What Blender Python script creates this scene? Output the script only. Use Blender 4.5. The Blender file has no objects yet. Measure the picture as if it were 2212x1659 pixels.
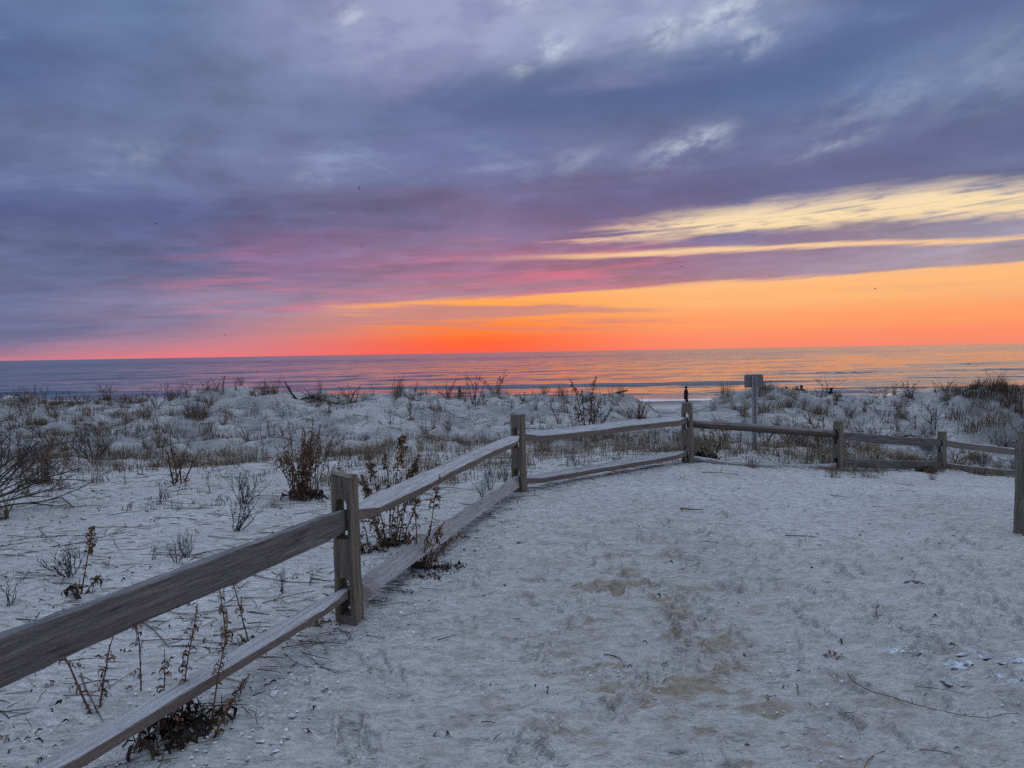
import bpy, bmesh, math, random
import numpy as np
from mathutils import Vector, Matrix

random.seed(7)
RNG = np.random.default_rng(7)
scene = bpy.context.scene
COL = scene.collection
rad = math.radians

# ------------------------------------------------------------------ camera
CAM_H = 1.5
cam_data = bpy.data.cameras.new('camera')
cam = bpy.data.objects.new('camera', cam_data)
COL.objects.link(cam)
cam_data.sensor_width = 36.0
cam_data.lens = 36.0 * 710.0 / 1024.0
cam_data.clip_start = 0.05
cam_data.clip_end = 60000.0
cam.matrix_world = (Matrix.Translation((0, 0, CAM_H))
                    @ Matrix.Rotation(math.pi / 2 - math.atan(32 / 710.0), 4, 'X')
                    @ Matrix.Rotation(rad(-0.985), 4, 'Z'))
scene.camera = cam
scene.view_settings.view_transform = 'Standard'
scene.view_settings.look = 'None'
scene.view_settings.exposure = 0.0
scene.view_settings.gamma = 1.0
scene.render.engine = 'CYCLES'
cy = scene.cycles
cy.use_denoising = False
cy.use_adaptive_sampling = True
cy.adaptive_threshold = 0.006
cy.adaptive_min_samples = 8
cy.max_bounces = 4
cy.diffuse_bounces = 2
cy.glossy_bounces = 2
cy.transmission_bounces = 2
cy.sample_clamp_indirect = 2.0
cy.sample_clamp_direct = 4.0
cy.caustics_reflective = False
cy.caustics_refractive = False


# ------------------------------------------------------------------ node helper
def lin(c):
    return tuple(((v / 255.0) / 12.92) if v / 255.0 <= 0.04045 else (((v / 255.0) + 0.055) / 1.055) ** 2.4 for v in c[:3])


class G:
    """tiny expression layer over a node tree"""

    def __init__(self, nt):
        self.nt = nt

    def new(self, t):
        return self.nt.nodes.new(t)

    def put(self, sock, v):
        if isinstance(v, bpy.types.NodeSocket):
            self.nt.links.new(v, sock)
        elif isinstance(v, (tuple, list)):
            sock.default_value = tuple(v) if len(v) == len(sock.default_value) else tuple(v) + (1.0,)
        else:
            try:
                sock.default_value = v
            except TypeError:
                sock.default_value = (v, v, v)

    def m(self, op, a, b=None, c=None, clamp=False):
        n = self.new('ShaderNodeMath')
        n.operation = op
        n.use_clamp = clamp
        self.put(n.inputs[0], a)
        if b is not None:
            self.put(n.inputs[1], b)
        if c is not None:
            self.put(n.inputs[2], c)
        return n.outputs[0]

    def add(self, a, b): return self.m('ADD', a, b)
    def sub(self, a, b): return self.m('SUBTRACT', a, b)
    def mul(self, a, b): return self.m('MULTIPLY', a, b)

    def ss(self, lo, hi, x):
        n = self.new('ShaderNodeMapRange')
        n.interpolation_type = 'SMOOTHSTEP'
        self.put(n.inputs['Value'], x)
        self.put(n.inputs['From Min'], lo)
        self.put(n.inputs['From Max'], hi)
        return n.outputs['Result']

    def xyz(self, x, y, z=0.0):
        n = self.new('ShaderNodeCombineXYZ')
        for i, v in enumerate((x, y, z)):
            self.put(n.inputs[i], v)
        return n.outputs[0]

    def sep(self, v):
        n = self.new('ShaderNodeSeparateXYZ')
        self.put(n.inputs[0], v)
        return n.outputs[0], n.outputs[1], n.outputs[2]

    def noise(self, vec, scale, detail=5.0, rough=0.55, dist=0.0):
        n = self.new('ShaderNodeTexNoise')
        self.put(n.inputs['Vector'], vec)
        self.put(n.inputs['Scale'], scale)
        self.put(n.inputs['Detail'], detail)
        self.put(n.inputs['Roughness'], rough)
        self.put(n.inputs['Distortion'], dist)
        return n.outputs['Fac']

    def voro(self, vec, scale, feature='F1', out='Distance'):
        n = self.new('ShaderNodeTexVoronoi')
        n.feature = feature
        self.put(n.inputs['Vector'], vec)
        self.put(n.inputs['Scale'], scale)
        return n.outputs[out]

    def mix(self, f, a, b, blend='MIX'):
        n = self.new('ShaderNodeMix')
        n.data_type = 'RGBA'
        n.blend_type = blend
        n.clamp_factor = True
        self.put(n.inputs['Factor'], f)
        self.put(n.inputs[6], a)
        self.put(n.inputs[7], b)
        return n.outputs[2]

    def ramp(self, x, stops, interp='LINEAR'):
        n = self.new('ShaderNodeValToRGB')
        r = n.color_ramp
        r.interpolation = interp
        stops = sorted(stops, key=lambda s: s[0])
        while len(r.elements) < len(stops):
            r.elements.new(0.5)
        for e, (p, c) in zip(r.elements, stops):
            e.position = p
            e.color = (c, c, c, 1) if not isinstance(c, (tuple, list)) else tuple(c[:3]) + (1,)
        self.put(n.inputs[0], x)
        return n.outputs[0]

    def scale_vec(self, v, s):
        n = self.new('ShaderNodeVectorMath')
        n.operation = 'MULTIPLY'
        self.put(n.inputs[0], v)
        self.put(n.inputs[1], s)
        return n.outputs[0]

    def bump(self, h, strength, dist, normal=None):
        n = self.new('ShaderNodeBump')
        self.put(n.inputs['Strength'], strength)
        self.put(n.inputs['Distance'], dist)
        self.put(n.inputs['Height'], h)
        if normal is not None:
            self.put(n.inputs['Normal'], normal)
        return n.outputs[0]


# ------------------------------------------------------------------ dusk sky (world)
def build_sky():
    w = bpy.data.worlds.new('World')
    scene.world = w
    w.use_nodes = True
    nt = w.node_tree
    nt.nodes.clear()
    g = G(nt)
    d = g.new('ShaderNodeTexCoord').outputs['Generated']
    x, y, z = g.sep(d)
    DEG = 180 / math.pi
    az = g.mul(g.m('ARCTAN2', x, y), DEG)
    el = g.mul(g.m('ARCSINE', z), DEG)
    # cloud-deck plane coordinates, streaks running along one wind direction
    inv = g.m('DIVIDE', 1.0, g.add(g.m('MAXIMUM', z, 0.0), 0.07))
    u, v = g.mul(x, inv), g.mul(y, inv)
    s = g.add(g.mul(u, -0.90), g.mul(v, 0.43))
    t = g.add(g.mul(u, 0.43), g.mul(v, 0.90))
    plane = g.xyz(g.mul(s, 0.80), t, 0.0)
    plane_soft = g.xyz(g.mul(s, 0.6), t, 3.0)
    nA = g.noise(plane_soft, 0.55, 3, 0.5)      # broad masses
    nB = g.noise(plane, 1.25, 5, 0.53, 0.7)            # streaky texture
    nC = g.noise(g.xyz(g.mul(s, 0.9), t, 9.0), 4.2, 4, 0.6)  # fine wisps
    A = g.sub(nA, 0.5)
    B = g.sub(nB, 0.5)
    Cc = g.sub(nC, 0.5)
    # streak noise near the horizon, in angle space, slightly tilted
    tilt = g.sub(el, g.mul(az, 0.055))
    hz = g.noise(g.xyz(g.mul(az, 0.035), g.mul(tilt, 0.55), 1.7), 1.0, 3, 0.6)
    hf = g.noise(g.xyz(g.mul(az, 0.11), g.mul(tilt, 1.9), 4.1), 1.0, 5, 0.62)
    Hz, Hf = g.sub(hz, 0.5), g.sub(hf, 0.5)
    lowf = g.ss(1.0, 9.0, el)

    def AZ(px):
        return math.degrees(math.atan((px - 1106) / 1533.0))

    def p01(a):
        return (a + 180.0) / 360.0

    az2 = g.add(az, g.mul(A, 18.0))
    el2 = g.add(el, g.mul(lowf, g.add(g.mul(B, 5.5), g.mul(A, 3.0))))
    f_az = g.m('DIVIDE', g.add(az2, 180.0), 360.0)
    f_az0 = g.m('DIVIDE', g.add(az, 180.0), 360.0)
    WEST = (88, 98, 128)

    def row(stops, west=WEST, side=None):
        st = [(p01(AZ(px)), lin(c)) for px, c in stops]
        lo, hi = stops[0][1], stops[-1][1]
        st = [(0.0, lin(west)), (p01(-120), lin(west)), (p01(-60), lin(lo))] + st + [(p01(60), lin(hi)), (p01(120), lin(west)), (1.0, lin(west))]
        return g.ramp(f_az, st, 'EASE')

    rows = [
        (0.5, [(0, (118, 112, 150)), (300, (150, 120, 150)), (700, (200, 120, 130)), (1100, (225, 110, 110)), (1500, (215, 130, 120)), (2212, (210, 150, 130))]),
        (4.0, [(0, (108, 112, 152)), (300, (124, 118, 155)), (600, (150, 128, 158)), (900, (175, 130, 150)), (1300, (185, 130, 145)), (1700, (180, 135, 145)), (2212, (175, 145, 150))]),
        (7.0, [(0, (104, 110, 150)), (300, (106, 106, 148)), (600, (140, 108, 148)), (900, (152, 112, 146)), (1150, (162, 112, 142)), (1400, (156, 112, 142)), (1700, (150, 122, 148)), (2212, (160, 145, 165))]),
        (10.5, [(0, (86, 94, 138)), (400, (92, 98, 142)), (800, (116, 108, 148)), (1100, (134, 110, 146)), (1350, (124, 104, 142)), (1700, (112, 106, 146)), (2212, (112, 112, 150))]),
        (14.5, [(0, (102, 113, 152)), (400, (104, 113, 152)), (800, (108, 112, 152)), (1100, (108, 108, 150)), (1400, (116, 116, 158)), (1700, (110, 114, 156)), (2000, (102, 108, 148)), (2212, (98, 110, 148))]),
        (19.0, [(0, (86, 101, 145)), (300, (98, 112, 152)), (600, (112, 122, 160)), (900, (106, 116, 158)), (1200, (104, 114, 154)), (1450, (92, 108, 150)), (1750, (92, 110, 154)), (2000, (112, 128, 168)), (2212, (118, 132, 172))]),
        (24.0, [(0, (106, 122, 166)), (300, (104, 124, 166)), (600, (134, 140, 182)), (900, (142, 146, 188)), (1200, (152, 158, 196)), (1450, (152, 160, 196)), (1650, (140, 150, 190)), (1850, (98, 114, 158)), (2212, (100, 118, 160))]),
        (33.0, [(0, (134, 146, 184)), (500, (146, 154, 192)), (1100, (160, 166, 200)), (1600, (160, 168, 202)), (2212, (140, 152, 188))]),
        (55.0, [(0, (178, 195, 236)), (1100, (186, 201, 239)), (2212, (180, 196, 236))]),
        (80.0, [(0, (202, 215, 251)), (1100, (204, 217, 252)), (2212, (202, 215, 251))]),
    ]
    west_rows = [(72, 76, 100)] * 3 + [(72, 82, 112)] * 4 + [(88, 102, 138), (164, 181, 222), (202, 215, 251)]
    deck = None
    prev = None
    for (e, st), wr in zip(rows, west_rows):
        c = row(st, wr)
        deck = c if deck is None else g.mix(g.ss(prev, e, el2), deck, c)
        prev = e
    # cloud relief: light and dark masses and wisps
    mod = g.add(1.0, g.add(g.add(g.mul(B, 0.95), g.mul(A, 0.55)), g.mul(Cc, 0.55)))
    mod = g.add(1.0, g.mul(g.sub(mod, 1.0), g.add(0.45, g.mul(lowf, 0.55))))
    deck = g.mix(1.0, deck, g.xyz(mod, mod, mod), 'MULTIPLY')
    # thin places in the deck let pale light through
    thinp = g.mul(g.ss(0.56, 0.74, g.add(g.mul(nB, 0.6), g.mul(nC, 0.4))), g.ss(9.0, 16.0, el))
    deck = g.mix(g.mul(thinp, 0.35), deck, lin((176, 186, 212)))
    deck = g.mix(1.0, deck, (1.005, 1.065, 1.0), 'MULTIPLY')
    # lit pink edges low in the deck
    pw = g.mul(g.mul(g.ss(3.4, 5.0, tilt), g.sub(1.0, g.ss(6.5, 10.5, tilt))),
               g.mul(g.ss(-34.0, -14.0, az), g.sub(1.0, g.ss(6.0, 24.0, az))))
    streak = g.ss(0.48, 0.66, g.add(g.mul(hf, 0.62), g.mul(hz, 0.38)))
    deck = g.mix(g.mul(g.mul(pw, streak), 0.62), deck, lin((230, 118, 138)))
    rose = g.mul(g.ss(0.46, 0.66, nB), g.mul(g.ss(15, 20, el), g.mul(g.ss(-16, -4, az), g.sub(1.0, g.ss(6, 16, az)))))
    deck = g.mix(g.mul(rose, 0.22), deck, lin((196, 160, 190)))

    # the thick bank that climbs to the right, and the dark base above the clear gap
    bc = g.m('DIVIDE', g.sub(g.add(el, g.add(g.mul(B, 5.0), g.mul(Cc, 2.0))), g.add(18.6, g.mul(az, 0.085))), 2.1)
    bank = g.mul(g.m('EXPONENT', g.mul(g.mul(bc, bc), -1.0)), g.ss(-16.0, 4.0, az))
    deck = g.mix(g.mul(bank, 0.60), deck, lin((84, 101, 146)))
    bc2 = g.m('DIVIDE', g.sub(g.add(el, g.add(g.mul(B, 2.5), g.mul(Cc, 1.5))), g.add(11.2, g.mul(az, 0.065))), 1.5)
    base_bank = g.mul(g.m('EXPONENT', g.mul(g.mul(bc2, bc2), -1.0)), g.ss(-12.0, 6.0, az))
    deck = g.mix(g.mul(base_bank, 0.50), deck, lin((98, 98, 138)))
    glow = g.mul(g.mul(g.ss(20.5, 24.0, g.add(el2, g.mul(az, -0.05))), g.ss(-22.0, -8.0, az)), g.sub(1.0, g.ss(12.0, 20.0, az)))
    deck = g.mix(g.mul(glow, 0.45), deck, g.mix(g.ss(0.42, 0.60, nC), lin((146, 150, 192)), lin((170, 176, 208))))

    # clear air behind the clouds
    fe = g.m('DIVIDE', g.add(el, g.mul(Hz, 0.8)), 30.0)
    E = lambda deg: deg / 30.0
    right = g.ramp(fe, [(E(0), lin((246, 138, 112))), (E(0.6), lin((252, 142, 106))), (E(2.0), lin((255, 160, 104))), (E(4.0), lin((255, 184, 120))),
                        (E(6.5), lin((253, 202, 150))), (E(9.0), lin((250, 222, 176))), (E(12.5), lin((243, 224, 198))), (E(16), lin((214, 218, 226))), (E(24), lin((190, 212, 232)))], 'EASE')
    centre = g.ramp(fe, [(E(0), lin((253, 98, 74))), (E(0.7), lin((255, 104, 58))), (E(1.8), lin((255, 130, 60))), (E(3.2), lin((255, 158, 74))),
                         (E(5), lin((255, 176, 96))), (E(9), lin((250, 205, 165))), (E(12), lin((240, 220, 200))), (E(16), lin((214, 218, 230))), (E(24), lin((190, 212, 232)))], 'EASE')
    left = g.ramp(fe, [(E(0), lin((228, 124, 130))), (E(0.8), lin((204, 130, 142))), (E(2.2), lin((176, 136, 154))), (E(3.6), lin((228, 178, 152))),
                       (E(7), lin((190, 170, 180))), (E(12), lin((190, 200, 215))), (E(24), lin((180, 198, 222)))], 'EASE')
    clear = g.mix(g.ss(-4.0, 17.0, az), g.mix(g.ss(-25.0, -3.0, az), left, centre), right)

    # where the deck opens: edges follow the azimuth, frayed by streak noise
    def edge(stops):
        st = [(p01(AZ(px)), (val / 30.0)) for px, val in stops]
        return g.mul(g.ramp(f_az0, st, 'LINEAR'), 30.0)

    def EL(px, yy):
        hor = 779 - 38 * px / 2212.0
        return math.degrees(math.atan((hor - yy) / 1533.0 * math.cos(math.radians(AZ(px)))))

    low_edge = edge([(-3000, 0.0), (-200, 0.0), (60, EL(60, 770)), (330, EL(330, 742)), (620, EL(620, 690)), (720, EL(720, 660)), (1000, EL(1000, 643)),
                     (1500, EL(1500, 609)), (2212, EL(2212, 565)), (5200, 4.5)])
    ew = g.add(el, g.add(g.mul(Hf, 0.9), g.mul(Hz, 0.6)))
    soft = g.add(0.16, g.mul(g.sub(1.0, g.ss(-26.0, -8.0, az)), 1.3))
    m_low = g.ss(g.add(low_edge, soft), g.sub(low_edge, soft), ew)
    b_top = edge([(-3000, 8.0), (600, 8.0), (1000, EL(1000, 566)), (1300, EL(1300, 560)), (1500, EL(1500, 549)), (1800, EL(1800, 535)), (2212, EL(2212, 521)), (5200, 7.0)])
    a_bot = edge([(-3000, 8.0), (600, 8.0), (1000, EL(1000, 556)), (1300, EL(1300, 545)), (1500, EL(1500, 536)), (1800, EL(1800, 524)), (2212, EL(2212, 511)), (5200, 7.5)])
    a_top = edge([(-3000, 8.2), (600, 8.2), (1000, EL(1000, 548)), (1300, EL(1300, 528)), (1500, EL(1500, 508)), (1800, EL(1800, 488)), (1900, EL(1900, 478)), (2212, EL(2212, 466)), (5200, 8.5)])
    w_top = edge([(-3000, 8.3), (600, 8.3), (900, EL(900, 534)), (1100, EL(1100, 516)), (1300, EL(1300, 494)), (1500, EL(1500, 464)), (1850, EL(1850, 428)), (2060, EL(2060, 404)), (2212, EL(2212, 408)), (5200, 11.5)])
    ew2 = g.add(el, g.add(g.mul(Hf, 1.0), g.add(g.mul(Hz, 0.8), g.mul(Cc, 1.2))))
    wz = g.add(0.35, g.mul(g.ss(12.0, 30.0, az), 0.1))
    m_wedge = g.mul(g.ss(g.sub(a_top, 0.5), g.add(a_top, 0.5), ew2), g.ss(g.add(w_top, 0.8), g.sub(w_top, 0.8), ew2))
    m_gap = g.mul(g.ss(g.sub(b_top, 0.18), g.add(b_top, 0.18), ew), g.ss(g.add(a_bot, 0.18), g.sub(a_bot, 0.18), ew))
    fade = g.ss(-9.0, 12.0, az)
    thin = g.sub(1.0, g.mul(g.sub(1.0, fade), 0.45))
    frag = g.ss(0.40, 0.62, g.add(g.mul(hf, 0.7), g.mul(g.ss(-4.0, 20.0, az), 0.27)))
    flake = g.sub(1.0, g.mul(g.ss(0.52, 0.64, g.add(g.mul(nC, 0.6), g.mul(hf, 0.4))), 0.6))
    m_wedge = g.mul(g.mul(g.mul(m_wedge, frag), thin), flake)
    m_gap = g.mul(m_gap, g.mul(g.ss(-4.0, 10.0, az), 0.9))
    # thin purple bars inside the low clear band
    bars = g.mul(g.ss(0.44, 0.60, g.noise(g.xyz(g.mul(az, 0.06), g.mul(g.sub(el, g.mul(az, -0.01)), 1.15), 8.3), 1.0, 4, 0.62)),
                 g.mul(g.mul(g.ss(1.3, 2.2, el), g.sub(1.0, g.mul(g.ss(4.0, 18.0, az), 0.85))), g.ss(-34, -20, az)))
    # small bright breaks high up
    holes = None
    for (px, py, sx, sy, k) in [(1562, 48, 2.6, 1.0, 0.85), (1440, 84, 1.1, 1.0, 0.95), (1210, 114, 1.7, 0.8, 0.8), (1630, 95, 1.6, 1.0, 0.6), (780, 45, 1.2, 0.9, 0.6),
                                (1160, 0, 2.0, 0.8, 0.8), (1475, 328, 2.3, 0.9, 0.75), (1535, 305, 1.4, 0.8, 0.7), (1230, 355, 2.4, 0.8, 0.3), (1900, 230, 4.5, 1.4, 0.2), (310, 340, 2.5, 0.9, 0.2),
                                (700, 385, 1.6, 0.6, 0.25), (1800, 318, 3.0, 0.5, 0.3), (2130, 160, 4.0, 2.0, 0.15), (1140, 158, 1.0, .6, .5)]:
        dx = g.m('DIVIDE', g.sub(az, AZ(px)), sx)
        dy = g.m('DIVIDE', g.sub(g.sub(el, EL(px, py)), g.mul(g.sub(az, AZ(px)), 0.2)), sy)
        q = g.add(g.mul(dx, dx), g.mul(dy, dy))
        h = g.mul(g.m('EXPONENT', g.mul(q, -0.8)), k)
        holes = h if holes is None else g.m('MAXIMUM', holes, h)
    hn = g.noise(g.xyz(g.mul(az, 0.42), g.mul(g.sub(el, g.mul(az, 0.22)), 0.75), 2.2), 1.0, 5, 0.6)
    holes = g.mul(holes, g.ss(0.34, 0.72, hn))

    colr = g.mix(g.m('MAXIMUM', m_wedge, m_gap, clamp=True), deck, clear)
    low_col = g.mix(g.mul(bars, 0.8), clear, g.mix(0.45, deck, lin((205, 140, 130))))
    colr = g.mix(m_low, colr, low_col)
    colr = g.mix(g.mul(holes, 0.9), colr, lin((216, 226, 238)))
    # unseen sky overhead brightened, an added light source for the sand
    over = g.add(1.0, g.mul(g.ss(30.0, 72.0, el), 1.25))
    colr = g.mix(1.0, colr, g.xyz(over, over, over), 'MULTIPLY')
    # below the horizon
    colr = g.mix(g.ss(0.0, -3.0, el), colr, lin((90, 90, 105)))
    bg = g.new('ShaderNodeBackground')
    g.put(bg.inputs['Color'], colr)
    bg.inputs['Strength'].default_value = 1.0
    out = g.new('ShaderNodeOutputWorld')
    nt.links.new(bg.outputs[0], out.inputs[0])
    w.cycles.sampling_method = 'NONE'


build_sky()
# ------------------------------------------------------------------ terrain function
# TERRAIN-BEGIN
_P = np.random.default_rng(11).permutation(512)
_PP = np.concatenate([_P, _P])
_GA = np.random.default_rng(12).uniform(0, 2 * np.pi, 512)
_GX, _GY = np.cos(_GA), np.sin(_GA)


def pnoise(x, y):
    xi = np.floor(x).astype(np.int64)
    yi = np.floor(y).astype(np.int64)
    fx, fy = x - xi, y - yi
    xi &= 511
    yi &= 511
    u = fx * fx * fx * (fx * (fx * 6 - 15) + 10)
    v = fy * fy * fy * (fy * (fy * 6 - 15) + 10)

    def gr(ix, iy, dx, dy):
        h = _PP[_PP[ix & 511] + (iy & 511)]
        return _GX[h] * dx + _GY[h] * dy
    a = gr(xi, yi, fx, fy)
    b = gr(xi + 1, yi, fx - 1, fy)
    c = gr(xi, yi + 1, fx, fy - 1)
    d = gr(xi + 1, yi + 1, fx - 1, fy - 1)
    return (a + u * (b - a)) * (1 - v) + (c + u * (d - c)) * v


def fbm(x, y, octaves=4, gain=0.5):
    s = np.zeros_like(x)
    amp = 1.0
    f = 1.0
    for i in range(octaves):
        s += amp * pnoise(x * f + 17.3 * i, y * f - 9.1 * i)
        amp *= gain
        f *= 2.03
    return s


def sstep(a, b, x):
    t = np.clip((x - a) / (b - a), 0, 1)
    return t * t * (3 - 2 * t)


_CP = [(-14, -3, 0.02), (-6, 0, 0), (0, -3, 0), (0, 0, 0), (6, 0, .05), (14, -3, .1), (-14, 4, 0.02), (-6, 4, 0), (-3, 3, 0), (2, 3, 0), (6, 4, .06), (12, 5, .05), (-14, 9, -.05),
       (-0.96, 4.04, -.03), (0.06, 7.85, -.056), (2.43, 9.85, -.076), (5.13, 11.15, -.46), (7.65, 12.6, -.75), (4.13, 5.68, -.04), (3.92, 11.5, -.14),
       (2, 5.5, -.02), (3.2, 7.5, -.10), (5.2, 8.6, -.26), (8, 9, -.35), (12, 10, -.5), (1.4, 8.7, -.05), (3.7, 10.3, -.26), (6.4, 11.7, -.60),
       (-3, 7, 0), (-6, 8, -.02), (-2.5, 10, -.06), (-7, 10.5, -.12),
       (-8.36, 11.5, -0.17), (-6.32, 11.5, -0.2), (-4.36, 11.7, -0.18), (-2.35, 12.0, -0.14), (-0.23, 12.2, -0.16), (1.51, 12.3, -0.19), (2.75, 12.0, -0.21), (5.39, 12.4, -0.42),
       (8.17, 14.0, -0.80), (10.5, 14.9, -0.98), (9.6, 13.0, -.96), (10.75, 13.6, -1.06), (14, 14, -1.0),
       (-8, 15, .16), (-6.2, 15, .22), (-4.2, 15, .14), (-2, 15, .16), (0, 15, .10), (2, 15, .04), (4, 15, -.18), (6, 15, -.1), (9, 16.2, -.3), (11.5, 16.5, -.02), (14, 16.5, -.05), (-13, 15, .14),
       (-13.37, 18.5, 0.38), (-11.74, 18.5, 0.32), (-10.24, 18.5, 0.35), (-8.8, 18.5, 0.45), (-7.1, 18.5, 0.62), (-6.19, 18.5, 0.37), (-4.23, 18.5, 0.39), (-2.93, 18.5, 0.43), (-0.97, 18.5, 0.26),
       (-0.32, 18.5, 0.36), (0.33, 18.5, 0.32), (1.64, 18.5, 0.22), (2.81, 18.5, 0.24), (3.72, 18.5, -0.05), (4.51, 18.5, -0.11), (5.23, 18.5, 0.06), (5.88, 18.5, 0.21), (6.86, 18.5, 0.33),
       (8.17, 18.5, 0.19), (9.15, 18.5, 0.07), (10.45, 18.5, 0.08), (11.3, 18.5, 0.25), (12.41, 18.5, 0.35), (13.36, 18.5, 0.12), (17, 18.5, .3), (-17, 18.5, .4),
       (-12, 22, -.1), (-6, 22, -.1), (0, 22, -.2), (4, 22, -.7), (8, 22, -.2), (13, 22, -.2), (18, 22, -.2), (-18, 22, -.1)]
_CP = np.array(_CP, float)


def _tps_fit():
    n = len(_CP)
    X = _CP[:, :2]
    d2 = ((X[:, None] - X[None]) ** 2).sum(-1)
    K = 0.5 * d2 * np.log(d2 + 1e-12)
    K[np.arange(n), np.arange(n)] = 0.02
    Pm = np.hstack([np.ones((n, 1)), X])
    A = np.zeros((n + 3, n + 3))
    A[:n, :n] = K
    A[:n, n:] = Pm
    A[n:, :n] = Pm.T
    b = np.zeros(n + 3)
    b[:n] = _CP[:, 2]
    return np.linalg.solve(A, b)


_TW = _tps_fit()


def ground_base(x, y):
    cx = np.clip(x, -18, 18)
    cy_ = np.clip(y, -3, 22)
    z = _TW[-3] + _TW[-2] * cx + _TW[-1] * cy_
    for i in range(len(_CP)):
        d2 = (cx - _CP[i, 0]) ** 2 + (cy_ - _CP[i, 1]) ** 2
        z = z + _TW[i] * 0.5 * d2 * np.log(d2 + 1e-12)
    ys = y - 0.30 * np.maximum(0, -x - 4) * sstep(30, 60, y)   # the shoreline bends away to the left
    beach = np.interp(ys, [20, 26, 34, 45, 56, 64, 70, 80, 100, 160], [-.2, -1.6, -2.45, -2.9, -3.2, -3.38, -3.62, -4.1, -5.0, -9.0])
    k = sstep(20.5, 27.0, y)
    z = z * (1 - k) + beach * k
    # drifts and hollows
    def bump(px, py, sx, sy, a):
        return a * np.exp(-(((x - px) / sx) ** 2 + ((y - py) / sy) ** 2))
    z = z + bump(4.35, 5.15, .5, .35, .05) + bump(3.8, 5.8, .28, .12, -.035) + bump(2.15, 3.95, .28, .10, .035) + bump(2.05, 3.80, .2, .08, -.02)
    z = z + bump(-5.15, 17.4, .9, .6, .17) + bump(3.0, 17.6, .5, .5, .08) + bump(12.4, 16.8, 1.3, 1.0, .22)
    return z


def ground_mid(x, y):
    """relief with a shape big enough to carry things"""
    dune = sstep(10.3, 13.5, y - 0.12 * x) * (1 - sstep(24, 34, y))
    z = 0.020 * fbm(x / 1.3, y / 1.1, 3)
    z += dune * (0.25 * fbm(x / 2.4 + 4, y / 1.7, 3) + 0.30 * np.abs(fbm(x / 1.2, y / 0.85 + 9, 3)) - 0.075)
    left = sstep(0.3, -0.8, x - (y - 4.0) * 0.27 + 1.0) * (1 - dune)
    z += left * 0.018 * fbm(x / 0.35, y / 0.3, 3)
    return z


def ground_z(x, y):
    x = np.asarray(x, float)
    y = np.asarray(y, float)
    return ground_base(x, y) + ground_mid(x, y)


def gz(x, y):
    return float(ground_z(np.array([x]), np.array([y]))[0])


FENCE_XY = [(-1.98, 0.95), (-0.96, 4.04), (0.062, 7.85), (2.43, 9.85), (5.129, 11.15), (7.65, 12.6), (10.75, 13.6)]


def path_side(x, y):
    """about 1 on the walked side of the fence, 0 on the dune side"""
    fx = np.interp(y, [-50, .95, 4.04, 7.85, 8.8, 9.6], [-2.2, -1.98, -.96, .062, 1.2, 2.2])
    top = np.interp(x, [0.06, 2.43, 5.13, 7.65, 10.75, 30], [7.85, 9.85, 11.15, 12.6, 13.6, 18])
    return sstep(-.05, .3, x - fx) * sstep(-.05, .35, top - y)
# TERRAIN-END


def new_obj(name, mesh, parent=None, mats=()):
    o = bpy.data.objects.new(name, mesh)
    COL.objects.link(o)
    if parent is not None:
        o.parent = parent
    for m_ in mats:
        if m_.name not in [mm.name for mm in mesh.materials if mm]:
            mesh.materials.append(m_)
    return o


def tag(o, label=None, cat=None, group=None, kind=None):
    if label:
        o['label'] = label
    if cat:
        o['category'] = cat
    if group:
        o['group'] = group
    if kind:
        o['kind'] = kind
    return o


def empty(name, loc):
    o = bpy.data.objects.new(name, None)
    o.empty_display_size = 0.1
    COL.objects.link(o)
    o.location = loc
    return o


def grid_mesh(name, X, Y, Z):
    nr, nc = X.shape
    me = bpy.data.meshes.new(name)
    nv = nr * nc
    me.vertices.add(nv)
    co = np.stack([X.ravel(), Y.ravel(), Z.ravel()], 1).astype(np.float32)
    me.vertices.foreach_set('co', co.ravel())
    idx = np.arange(nv).reshape(nr, nc)
    q = np.stack([idx[:-1, :-1], idx[:-1, 1:], idx[1:, 1:], idx[1:, :-1]], -1).reshape(-1, 4)
    nf = len(q)
    me.loops.add(nf * 4)
    me.polygons.add(nf)
    me.loops.foreach_set('vertex_index', q.ravel().astype(np.int32))
    me.polygons.foreach_set('loop_start', (np.arange(nf) * 4).astype(np.int32))
    me.polygons.foreach_set('use_smooth', np.ones(nf, dtype=bool))
    me.update(calc_edges=True)
    return me


def material(name, fn):
    m = bpy.data.materials.new(name)
    m.use_nodes = True
    nt = m.node_tree
    nt.nodes.clear()
    g = G(nt)
    out = g.new('ShaderNodeOutputMaterial')
    sh = fn(g)
    nt.links.new(sh, out.inputs['Surface'])
    return m


def principled(g, color, rough=0.8, normal=None, spec=0.3, **kw):
    b = g.new('ShaderNodeBsdfPrincipled')
    g.put(b.inputs['Base Color'], color)
    g.put(b.inputs['Roughness'], rough)
    g.put(b.inputs['Specular IOR Level'], spec)
    if normal is not None:
        g.put(b.inputs['Normal'], normal)
    for k, v in kw.items():
        g.put(b.inputs[k.replace('_', ' ')], v)
    return b.outputs[0]


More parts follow.
